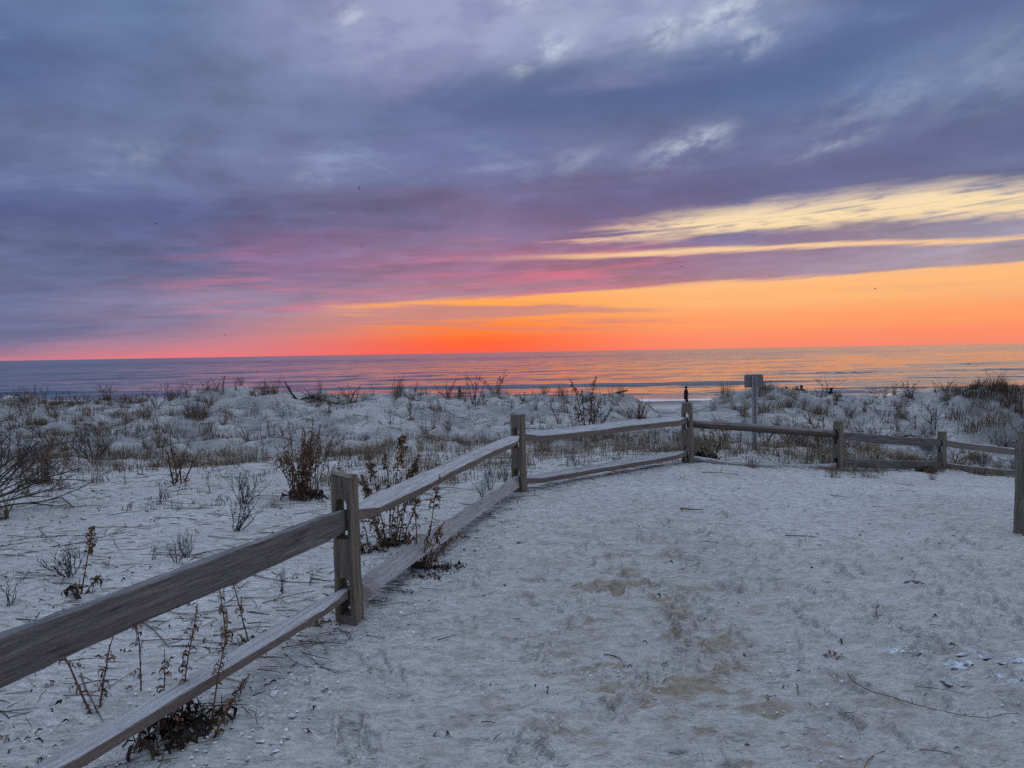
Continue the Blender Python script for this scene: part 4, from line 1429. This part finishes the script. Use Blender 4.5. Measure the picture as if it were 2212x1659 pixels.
# ---- dry grass that reads as one mass
def grass_mass():
    rs = np.random.default_rng(66)
    mbs = MB()
    zones = [  # x0, x1, y0, y1, tufts, height, dark share
        (-8.8, -3.6, 10.3, 12.4, 420, .17, .45), (-3.6, .6, 11.2, 13.2, 420, .20, .25), (.4, 3.4, 11.4, 13.4, 420, .24, .2), (-.4, 2.3, 9.6, 11.4, 130, .13, .3),
        (2.9, 6.0, 11.1, 12.9, 420, .24, .25), (5.4, 8.6, 12.6, 14.4, 320, .22, .3), (2.5, 5.6, 10.5, 11.3, 120, .10, .2),
        (10.8, 13.6, 16.2, 18.4, 420, .26, .75), (-14, -9.2, 17.2, 18.7, 330, .24, .75), (7.2, 9.2, 12.3, 13.2, 90, .14, .4), (-5.0, -4.1, 16.7, 17.4, 70, .10, .8), (11.0, 12.6, 14.6, 16.2, 160, .2, .5),
        (-9, -5, 7.5, 10.2, 120, .12, .5), (-2.4, .2, 8.2, 11.2, 260, .17, .35), (-4, -1, 7, 10, 90, .10, .4),
        (-13.5, -3.5, 12.6, 18.4, 800, .18, .85), (-13.5, -6.5, 11.5, 15.0, 700, .22, .8), (-3.5, 3.2, 13.0, 18.4, 300, .14, .8), (5.0, 13.5, 13.2, 18.4, 850, .18, .8), (-8.5, -2.0, 10.6, 12.2, 320, .24, .5)]
    for (x0, x1, y0, y1, n, h, dk) in zones:
        xs, yy = rs.uniform(x0, x1, n), rs.uniform(y0, y1, n)
        keep = fbm(xs / 1.1 + 50, yy / .9, 2) > -.22
        zz = ground_z(xs, yy)
        for x, y, z, kp in zip(xs, yy, zz, keep):
            if not kp:
                continue
            mi = 1 if rs.random() < dk else 0
            a0 = rs.uniform(0, 6.28)
            for k in range(9):
                az = a0 + rs.normal(0, 1.2)
                d = np.array([math.cos(az), math.sin(az), 0])
                hh = h * rs.uniform(.4, 1.25)
                ln = rs.uniform(.1, 1.2)
                b = np.array([x + rs.normal(0, .05), y + rs.normal(0, .05), z - .01])
                p1 = b + np.array([0, 0, hh * .55]) + d * hh * ln * .3
                p2 = b + np.array([0, 0, hh * max(.15, 1 - .5 * ln)]) + d * hh * ln * .85
                mbs.strip([b, p1, p2], [.006, .0055, .0015], unit(np.array([-d[1], d[0], .2])), mi)
    o = mbs.build('dune_grass', [M_GRASS, M_GRASSD])
    tag(o, 'sparse dry tan grass covering the hollow behind the fence and the dune tops', 'grass', kind='stuff')


grass_mass()


# ---- fallen stems, leaf scraps and shell grit
def litter():
    rs = np.random.default_rng(67)
    mb = MB()

    def put(x, y, L, r, mi, az=None, arch=.02):
        az = rs.normal(0, .8) if az is None else az
        d = np.array([math.cos(az), math.sin(az)])
        n = 4
        bend = rs.normal(0, .25)
        pts = []
        for i in range(n):
            t = i / (n - 1) - .5
            px = x + d[0] * L * t - d[1] * bend * L * t * t
            py = y + d[1] * L * t + d[0] * bend * L * t * t
            pts.append((px, py, gz_fast(px, py) + r * .6 + arch * L * (1 - 4 * t * t) * rs.uniform(0, 1)))
        mb.tube(pts, [r, r, r * .8, r * .5], 3, mi, cap=False)
    XS, YS = np.linspace(-16, 16, 641), np.linspace(1.5, 20, 371)
    GXX, GYY = np.meshgrid(XS, YS)
    GZ = ground_z(GXX, GYY)

    def gz_fast(x, y):
        i = min(max((x + 16) / .05, 0), 639.0)
        j = min(max((y - 1.5) / .05, 0), 369.0)
        i0, j0 = int(i), int(j)
        fx, fy = i - i0, j - j0
        return (GZ[j0, i0] * (1 - fx) + GZ[j0, i0 + 1] * fx) * (1 - fy) + (GZ[j0 + 1, i0] * (1 - fx) + GZ[j0 + 1, i0 + 1] * fx) * fy
    n = 0
    while n < 2300:
        y = 2.0 + 12.0 * rs.random() ** 1.25
        x = rs.uniform(-.8, .55) * (y + .4)
        ps = float(path_side(np.array([x]), np.array([y]))[0])
        if rs.random() < ps * .94:
            continue
        if pnoise(np.array([x / .7]), np.array([y / .7]))[0] < -.12:
            continue
        big = rs.random() < .12
        put(x, y, rs.uniform(.25, .6) if big else rs.uniform(.04, .2), rs.uniform(.0022, .004) if big else rs.uniform(.0014, .003), rs.integers(0, 2))
        n += 1
    for k in range(700):                                # on the dunes
        y = rs.uniform(12.5, 18.8)
        put(rs.uniform(-.74, .76) * y, y, rs.uniform(.12, .6), rs.uniform(.003, .007), rs.integers(0, 2), arch=.06)
    for k in range(420):                                # at the foot of the fence
        t = rs.uniform(0, 5.999)
        i = int(t)
        a, b = FENCE_XY[i], FENCE_XY[i + 1]
        f = t - i
        put(a[0] + (b[0] - a[0]) * f + rs.normal(0, .12), a[1] + (b[1] - a[1]) * f + rs.normal(0, .12), rs.uniform(.05, .3), rs.uniform(.0015, .003), rs.integers(0, 2))
    for k in range(45):                                 # a few on the path
        y = 2.2 + 7 * rs.random()
        put(rs.uniform(-.1, .7) * y, y, rs.uniform(.02, .06), rs.uniform(.001, .0022), 1)
    # crumpled scraps
    for k in range(1500):
        y = 2.0 + 11.0 * rs.random() ** 1.2
        x = rs.uniform(-.8, .6) * (y + .4)
        if rs.random() < .85 * float(path_side(np.array([x]), np.array([y]))[0]):
            continue
        for j in range(rs.integers(1, 4)):
            p = np.array([x + rs.normal(0, .02), y + rs.normal(0, .02), 0])
            p[2] = gz_fast(p[0], p[1]) + .006
            add_leaf(mb, rs, p, rs.uniform(.015, .045), 1)
    o = mb.build('plant_litter', [M_STEM, M_DARK])
    tag(o, 'fallen dead stems and leaf scraps strewn over the sand', 'litter', kind='stuff')

    def shell(g):
        r = g.new('ShaderNodeNewGeometry').outputs['Random Per Island']
        return principled(g, g.ramp(r, [(0, (.34, .31, .27)), (.5, (.55, .53, .50)), (1, (.78, .77, .74))]), .6, None, .3)
    ms = material('shell', shell)
    sb = MB()
    for k in range(9000):
        y = 1.95 + 6.0 * rs.random() ** 1.7
        x = rs.uniform(-.80, .80) * (y + .2)
        near_fence = abs(x - np.interp(y, [.95, 4.04, 7.85], [-1.98, -.96, .06])) < .5
        if not near_fence and pnoise(np.array([x / .5 + 7]), np.array([y / .5]))[0] < .08:
            continue
        s = rs.uniform(.0018, .0045) * (1.7 if rs.random() < .1 else 1) * (1.9 if near_fence else 1.2)
        a = rs.uniform(0, 6.28)
        u = np.array([math.cos(a), math.sin(a), rs.normal(0, .2)]) * s * rs.uniform(1, 1.6)
        v = np.array([-math.sin(a), math.cos(a), rs.normal(0, .2)]) * s
        w = np.array([0, 0, s * .6])
        c = np.array([x, y, gz_fast(x, y) + s * .5])
        n0 = len(sb.v)
        sb.v += [c - u, c + v, c + u, c - v, c + w, c - w]
        for q in ((0, 1, 4), (1, 2, 4), (2, 3, 4), (3, 0, 4), (1, 0, 5), (2, 1, 5), (3, 2, 5), (0, 3, 5)):
            sb.face([n0 + i for i in q])
    o = sb.build('shell_fragments', [ms])
    tag(o, 'broken white shell bits and grit scattered over the near sand', 'shells', kind='stuff')


litter()


# ------------------------------------------------------------------ people on the beach
def flat_mat(name, c, rough=.8):
    def fn(g):
        pos = g.new('ShaderNodeNewGeometry').outputs['Position']
        return principled(g, g.mix(g.noise(pos, 9.0, 3), tuple(v * .75 for v in c), tuple(v * 1.2 for v in c)), rough, None, .2)
    return material(name, fn)


M_SKIN = flat_mat('skin', (.36, .22, .16), .6)
M_BLACK = flat_mat('dark_cloth', (.014, .014, .017))
M_NAVY = flat_mat('navy_cloth', (.020, .024, .034))
M_OLIVE = flat_mat('olive_cloth', (.040, .042, .028))
M_WHITE = flat_mat('pale_knit', (.60, .60, .60))
M_GREYK = flat_mat('grey_knit', (.10, .10, .11))
M_HAIR = flat_mat('dark_hair', (.018, .014, .011))


def person(label, x, y, height, yaw, pose, coat_m, legs_m, hat_m, hat, group=None):
    s = height / 1.75
    z0 = gz(x, y)
    root = empty('person', (x, y, z0))
    root.rotation_euler = (0, 0, rad(yaw))
    tag(root, label, 'person', group)
    v, e, r = [], [], []

    def ad(p, rad_, par=None):
        v.append(tuple(np.array(p) * s))
        r.append(rad_ * s)
        if par is not None:
            e.append((par, len(v) - 1))
        return len(v) - 1
    pel = ad((0, 0, .95), .15)
    sp = ad((0, 0, 1.15), .145, pel)
    ch = ad((0, .01, 1.36), .155, sp)
    nk = ad((0, .02, 1.49), .065, ch)
    h1 = ad((0, .035, 1.57), .080, nk)
    h2 = ad((0, .035, 1.65), .095, h1)
    ad((0, .03, 1.72), .065, h2)
    hands = []
    for sd, (kn, an, toe, el, wr) in zip((-1, 1), pose):
        hp = ad((.09 * sd, 0, .88), .105, pel)
        k = ad((.095 * sd,) + kn, .068, hp)
        a = ad((.095 * sd,) + an, .046, k)
        ad((.10 * sd,) + toe, .036, a)
        sh = ad((.19 * sd, .01, 1.41), .072, ch)
        eb = ad((.245 * sd,) + el, .052, sh)
        w_ = ad((.235 * sd,) + wr, .034, eb)
        hands.append((sd, np.array((.245 * sd,) + el), np.array((.235 * sd,) + wr)))
    me = bpy.data.meshes.new('body')
    me.from_pydata(v, e, [])
    o = new_obj('body', me, root)
    md = o.modifiers.new('skin', 'SKIN')
    md.use_smooth_shade = True
    for i, rr in enumerate(r):
        me.skin_vertices[0].data[i].radius = (rr, rr)
    me.skin_vertices[0].data[0].use_root = True
    o.modifiers.new('sub', 'SUBSURF').levels = 1
    bpy.context.view_layer.update()
    ev = o.evaluated_get(bpy.context.evaluated_depsgraph_get())
    res = bpy.data.meshes.new_from_object(ev)
    bm = bmesh.new()
    bm.from_mesh(res)
    extra = MB()
    for sd, eb, wr in hands:                       # palm and five fingers
        d = unit(wr - eb)
        sdv = unit(np.cross(d, (0, 0, 1)) + 1e-6)
        up = np.cross(sdv, d)
        palm = wr + d * .05
        extra.tube([wr * s, palm * s, (palm + d * .035) * s], [.030 * s, .034 * s, .026 * s], 6)
        for q, (off, ln) in enumerate(((-.024, .065), (-.008, .075), (.008, .07), (.022, .055))):
            b0 = palm + d * .03 + up * off
            extra.tube([b0 * s, (b0 + d * ln * .55 - sdv * .006) * s, (b0 + d * ln - sdv * .022) * s], [.008 * s, .0075 * s, .006 * s], 5)
        b0 = wr + d * .03 - up * .022
        extra.tube([b0 * s, (b0 - up * .03 + d * .02) * s, (b0 - up * .038 + d * .045) * s], [.010 * s, .009 * s, .007 * s], 5)
    extra.ellipsoid((0, .135 * s, 1.625 * s), (.014 * s, .022 * s, .024 * s), 6, 5)          # nose
    for sd in (-1, 1):
        extra.ellipsoid((.094 * s * sd, .03 * s, 1.63 * s), (.012 * s, .02 * s, .03 * s), 6, 5)   # ears
    tmpm = extra.mesh('x', [])
    bm.from_mesh(tmpm)
    bm.to_mesh(res)
    bm.free()
    res.materials.clear()
    for m_ in (legs_m, M_SKIN, coat_m):
        res.materials.append(m_)
    hand_pts = [h_[2] * s for h_ in hands]
    for p in res.polygons:
        c = np.array(p.center)
        p.use_smooth = True
        p.material_index = 1 if c[2] > 1.50 * s or min(np.linalg.norm(c - (hp_ + 0)) for hp_ in hand_pts) < .11 * s else (2 if c[2] > .92 * s else 0)
    nm = o.name
    bpy.data.objects.remove(o)
    o = new_obj('body', res, root)
    # face
    f = MB()
    for sd in (-1, 1):
        f.ellipsoid((.034 * s * sd, .118 * s, 1.648 * s), (.013 * s, .010 * s, .008 * s), 6, 4)
    f.ellipsoid((0, .118 * s, 1.575 * s), (.024 * s, .010 * s, .006 * s), 6, 4)
    f.build('eyes_and_mouth', M_HAIR, o)
    # coat
    ct = MB()
    rings = []
    for z, a, b in ((.74, .205, .165), (.90, .195, .16), (1.10, .18, .15), (1.30, .205, .16), (1.42, .20, .145), (1.49, .11, .10), (1.53, .085, .085)):
        rings.append([(a * s * math.cos(t), (.012 + b * math.sin(t)) * s, z * s) for t in np.linspace(0, 2 * math.pi, 16, endpoint=False)])
    ct.loft(rings)
    for sd, eb, wr in hands:
        sh = np.array((.17 * sd, .01, 1.41))
        ct.tube([sh * s, eb * s, (eb + (wr - eb) * .93) * s], [.085 * s, .066 * s, .052 * s], 10)
    ct.build('coat', coat_m, root, smooth=True)
    hb = MB()
    if hat == 'beanie':
        hb.ellipsoid((0, .025 * s, 1.70 * s), (.108 * s, .122 * s, .09 * s), 12, 8)
        hb.ellipsoid((0, .0, 1.80 * s), (.035 * s, .035 * s, .035 * s), 8, 6)
    elif hat == 'hood':
        hb.ellipsoid((0, -.005 * s, 1.645 * s), (.125 * s, .125 * s, .15 * s), 12, 8)
    else:
        hb.ellipsoid((0, .012 * s, 1.69 * s), (.108 * s, .122 * s, .085 * s), 12, 8)
    hb.build({'beanie': 'beanie', 'hood': 'hood'}.get(hat, 'hair'), hat_m, root, smooth=True)


STAND = (((.02, .49), (0, .08), (.13, .03), (-.02, 1.14), (.06, .92)), ((.02, .49), (0, .08), (.13, .03), (-.02, 1.14), (.06, .92)))
WALK = (((.20, .51), (.16, .10), (.29, .06), (.06, 1.15), (.26, 1.16)), ((.0, .49), (-.22, .14), (-.12, .05), (-.08, 1.15), (.02, .93)))
person('dark walker with one forearm held out, seen above the fence post by the gap', 13.72, 56, 1.75, -86, WALK, M_BLACK, M_BLACK, M_HAIR, 'hair')
person('person in a dark coat and beanie with pompom, half hidden by the dune crest', -4.74, 64, 1.80, -75, WALK, M_BLACK, M_NAVY, M_GREYK, 'beanie')
person('leftmost of the people behind the right dune, in an olive hood', 20.9, 54, 1.62, 20, STAND, M_OLIVE, M_BLACK, M_OLIVE, 'hood')
person('person in a white knit cap behind the right dune', 22.14, 55, 1.70, 40, STAND, M_BLACK, M_BLACK, M_WHITE, 'beanie')
person('olive-hooded person beside the white cap behind the right dune', 22.45, 55, 1.69, -20, STAND, M_OLIVE, M_NAVY, M_OLIVE, 'hood')
person('rightmost dark figure beyond the twiggy shrub on the right crest', 22.5, 50, 1.62, 100, STAND, M_BLACK, M_BLACK, M_BLACK, 'hood')


# ------------------------------------------------------------------ gulls
def bird(label, x, y, z, yaw, bank, flap, span=.8):
    root = empty('gull', (x, y, z))
    root.rotation_euler = (0, rad(bank), rad(yaw))
    tag(root, label, 'bird', 'birds in the sky')
    b = MB()
    L = span * .42
    rings = []
    for t, rr in ((-.5, .01), (-.35, .035), (-.1, .075), (.15, .07), (.3, .045), (.38, .05), (.46, .03), (.56, .006)):
        rings.append([(rr * span * math.cos(a), t * L * 1.2, rr * span * math.sin(a)) for a in np.linspace(0, 2 * math.pi, 8, endpoint=False)])
    b.loft(rings)
    b.box((-.04 * span, -.75 * L, -.006 * span), (.04 * span, -.45 * L, .006 * span))
    b.build('body', M_BIRD, root, smooth=True)
    for sd in (-1, 1):
        w = MB()
        rings = []
        for t, ch, zz, yy in ((.04, .17, 0, 0), (.25, .16, flap * .22, .03), (.38, .11, flap * .2, -.02), (.5, .02, flap * .12, -.09)):
            rings.append([(sd * t * span, (yy + ch * .5) * span, zz * span), (sd * t * span, yy * span, (zz + .014) * span), (sd * t * span, (yy - ch * .5) * span, zz * span), (sd * t * span, yy * span, (zz - .008) * span)])
        w.loft(rings)
        w.build('wing', M_BIRD, root)


M_BIRD = flat_mat('gull_feathers', (.05, .05, .06))
for lab, p, yaw, bank, flap in [
        ('dark bird in the purple cloud, upper of the pair left of centre', (-27.1, 130, 31.6), 60, 70, .9),
        ('dark bird just above the pink cloud streaks left of centre', (-26.9, 130, 21.1), 40, 60, .9),
        ('small dark bird at the bottom of the long purple cloud bar', (31.3, 130, 16.5), 20, 10, .8),
        ('tiny bird over the orange sky band at right', (66.5, 130, 11.9), 80, 5, .5),
        ('faint bird over the slate cloud far left', (-64.0, 130, 25.8), 100, 5, .3),
        ('faint bird low over the mauve cloud at left', (-52.2, 130, 4.0 + 1.5), 90, 5, .3)]:
    bird(lab, *p, yaw, bank, flap)


# ------------------------------------------------------------------ small things on the sand
M_DRIFT = mat_plant('driftwood', (.07, .06, .05), (.16, .135, .11))


def stick(name, label, pts, r, cat='stick', mat=None, forks=(), sides=6, lift=.5):
    P = [np.array([x, y, gz(x, y) + r * lift + dz + (.009 if y < 9 else 0)]) for x, y, dz in pts]
    c = P[0].copy()
    mb = MB()
    n = len(P)
    mb.tube([p - c for p in P], list(np.linspace(r, r * .45, n)), sides)
    for i, d, L in forks:
        q = P[i] - c
        mb.tube([q, q + np.array(d) * L * .5 + np.array([0, 0, .01]), q + np.array(d) * L], [r * .6, r * .45, r * .25], 4)
    o = mb.build(name, mat or M_STEM, smooth=True)
    o.location = c
    tag(o, label, cat)
    return o


vp = [(1.505, 3.17, .012), (1.50, 3.11, .006), (1.53, 3.03, .0), (1.60, 2.96, .004), (1.655, 2.91, .0), (1.72, 2.85, .003), (1.80, 2.80, .0), (1.88, 2.77, .0), (1.95, 2.79, .006), (2.02, 2.80, .0)]
stick('fallen_runner', 'long thin reddish runner curving over the sand, lower right', vp, .0024, 'stem', M_STEM, forks=[(4, (0, .5, .5), .03), (6, (.2, -.6, .3), .02), (7, (0, .8, .6), .025)])
stick('twig', 'short dark twig on the path below the lower rail', [(-.419, 3.70, 0), (-.36, 3.735, .004), (-.321, 3.78, 0)], .0035)
stick('twig', 'black curved twig lying mid-path below the corner post', [(1.60, 6.76, 0), (1.68, 6.70, .004), (1.80, 6.70, 0)], .009)
stick('twig', 'straight thin twig on pale sand near the corner post', [(2.40, 8.96, 0), (2.62, 8.92, .01), (2.86, 8.92, 0)], .006, forks=[(1, (.3, 0, .9), .1)])
stick('driftwood_branch', 'forked dark driftwood branch sticking up on the left crest', [(-5.15, 17.02, -.05), (-5.3, 17.02, .10), (-5.40, 17.02, .26), (-5.44, 17.02, .36)], .03, 'driftwood', M_DARK,
      forks=[(1, (-.3, 0, .9), .2), (0, (.9, .2, .3), .4)])
stick('driftwood_branch', 'driftwood roots trailing over the sandy knoll on the crest', [(-4.95, 16.95, .05), (-4.75, 16.9, .12), (-4.5, 16.9, .10), (-4.2, 16.9, .03), (-3.95, 16.9, .0)], .02, 'driftwood', M_DARK,
      forks=[(1, (-.9, 0, .5), .35), (1, (-.7, 0, .8), .3), (2, (.5, -.2, .7), .25), (3, (.8, 0, .3), .3)])
stick('driftwood_log', 'short dark log tip on the crest left of the gap', [(2.55, 18.1, .02), (2.75, 18.1, .06), (2.95, 18.1, .12)], .045, 'driftwood', M_DRIFT)
stick('driftwood_log', 'flat dark stick on the right slope above the far rail', [(8.45, 15.5, .01), (8.7, 15.5, .03), (9.0, 15.52, .0)], .025, 'driftwood', M_DARK)
for i, (x0, y0, x1, y1) in enumerate([(11.6, 16.0, 12.9, 14.6), (11.9, 16.1, 12.6, 15.2)]):
    stick('root', ['dead root hanging down the right dune face, longer of two', 'dead root hanging down the right dune face, shorter of two'][i],
          [(x0 + (x1 - x0) * t, y0 + (y1 - y0) * t, .05) for t in np.linspace(0, 1, 6)], .03, 'root', M_DRIFT, forks=[(2, (.7, -.3, -.2), .4), (3, (-.6, -.4, .1), .4)])


def clump(name, label, x, y, rx, h, n, mat, seed, cat='seaweed', size=.05, twigs=0):
    rs = np.random.default_rng(seed)
    mb = MB()
    for k in range(n):
        a, q = rs.uniform(0, 6.28), rs.random() ** .6
        p = np.array([math.cos(a) * q * rx, math.sin(a) * q * rx * .7, h * (1 - q) * rs.uniform(.3, 1)])
        add_leaf(mb, rs, p, size * rs.uniform(.6, 1.3), 0)
    for k in range(twigs):
        a, q = rs.uniform(0, 6.28), rs.random() ** .5
        p = np.array([math.cos(a) * q * rx, math.sin(a) * q * rx * .7, -.02])
        d = np.array([rs.normal(0, .6), rs.normal(0, .6), rs.uniform(.1, 1)])
        mb.tube([p, p + unit(d) * h * rs.uniform(.8, 1.7)], [size * .09, size * .05], 4)
    o = mb.build(name, mat)
    o.location = (x, y, gz(x, y))
    tag(o, label, cat)


clump('seaweed_clump', 'dark crumpled seaweed on the path beside the plumed weed', -.46, 5.02, .13, .03, 60, M_DARK, 1, size=.05)
clump('seaweed_clump', 'dark scraps of seaweed below the lower rail on the path', -.60, 4.80, .10, .02, 36, M_DARK, 2, size=.04)
clump('brush_heap', 'dark heap of dead brush at the foot of the corner post', 2.78, 10.35, .20, .18, 120, M_DARK, 3, 'brush', .12, 46)
clump('leaf_clump', 'small brown leaf clump in the right foreground sand', 1.562, 3.42, .06, .015, 26, M_LEAF, 4, 'leaves', .022)
clump('leaf_clump', 'brown crumbled leaf spot left of the long runner', 1.09, 3.00, .04, .012, 22, M_LEAF, 5, 'leaves', .02)
clump('leaf_clump', 'dead brown sprig under the rail near the near post', -1.12, 3.98, .07, .04, 30, M_LEAF, 6, 'leaves', .04, 6)
clump('brush_heap', 'reddish dead brush at the lower rail by the far right post', 7.05, 12.05, .16, .14, 90, M_LEAF, 8, 'brush', .10, 30)


def lump(name, label, x, y, rx, ry, h, mat, seed, cat, amp=.3, group=None):
    rs = np.random.default_rng(seed)
    n1, n2 = 26, 10
    rings = []
    for j in range(n2):
        ph = math.pi * .5 * j / (n2 - 1)
        ring = []
        for k in range(n1):
            a = 2 * math.pi * k / n1
            f = 1 + amp * float(fbm(np.array([math.cos(a) * 1.6 + seed]), np.array([math.sin(a) * 1.6 + j * .25]), 3)[0]) * 1.6
            ring.append((rx * f * math.cos(ph) * math.cos(a) + .0005, ry * f * math.cos(ph) * math.sin(a), h * math.sin(ph) * (1 + amp * rs.normal(0, .5)) - .010))
        rings.append(ring)
    mb = MB()
    mb.loft(rings)
    o = mb.build(name, mat, smooth=True)
    o.location = (x, y, gz(x, y))
    tag(o, label, cat, group)


def snow(g):
    pos = g.new('ShaderNodeNewGeometry').outputs['Position']
    n1 = g.noise(pos, 60.0, 4, .65)
    n2 = g.noise(pos, 14.0, 4, .6)
    c = g.mix(g.ss(.40, .58, n2), (.66, .70, .74), (.42, .41, .385))
    return principled(g, c, .7, g.bump(n1, .9, .01), .3)


M_SNOW = material('crusted_snow', snow)
for i, (x, y, rx, ry, h, lab) in enumerate([
        (1.86, 3.45, .07, .025, .012, 'thin crust of old snow at the left end of the snow patches'),
        (1.98, 3.43, .06, .02, .012, 'narrow snow scrap just right of the leftmost snow crust'),
        (2.08, 3.27, .075, .05, .026, 'rounded snow lump in the middle of the snow patches'),
        (1.97, 3.13, .06, .035, .016, 'low grey snow scrap nearest the long runner'),
        (2.24, 3.38, .10, .03, .018, 'long narrow snow crust toward the right edge'),
        (2.22, 3.06, .06, .05, .026, 'snow lump cut by the right edge of the picture'),
        (2.16, 3.16, .05, .02, .012, 'small snow scrap between the round lump and right edge'),
        (2.36, 3.30, .09, .03, .016, 'snow crust at the right edge behind the others')]):
    lump('snow_patch', lab, x, y, rx, ry, h, M_SNOW, 20 + i, 'snow', .45, 'patches of old snow on the sand')
M_STONE = flat_mat('brown_stone', (.11, .08, .055))
lump('pebble', 'single brown pebble near the bottom edge right of centre', .873, 2.64, .012, .010, .010, M_STONE, 3, 'pebble', .2)
M_CHIP = flat_mat('bark', (.13, .105, .09))
lump('bark_chip', 'flat grey-brown bark chip on the right side of the path', 2.515, 4.44, .065, .018, .018, M_CHIP, 4, 'bark', .3)
M_PALE = flat_mat('pale_pebble', (.48, .45, .40))
lump('pebble', 'pale pebble at the foot of the near post, left one', -1.085, 3.86, .016, .014, .016, M_PALE, 5, 'pebble', .15)
lump('pebble', 'pale pebble at the foot of the near post, right one', -1.02, 3.86, .014, .012, .014, M_PALE, 6, 'pebble', .15)
lump('pebble', 'white double pebble on the path at the bottom left of centre', -.55, 2.60, .012, .010, .010, M_PALE, 7, 'pebble', .2)
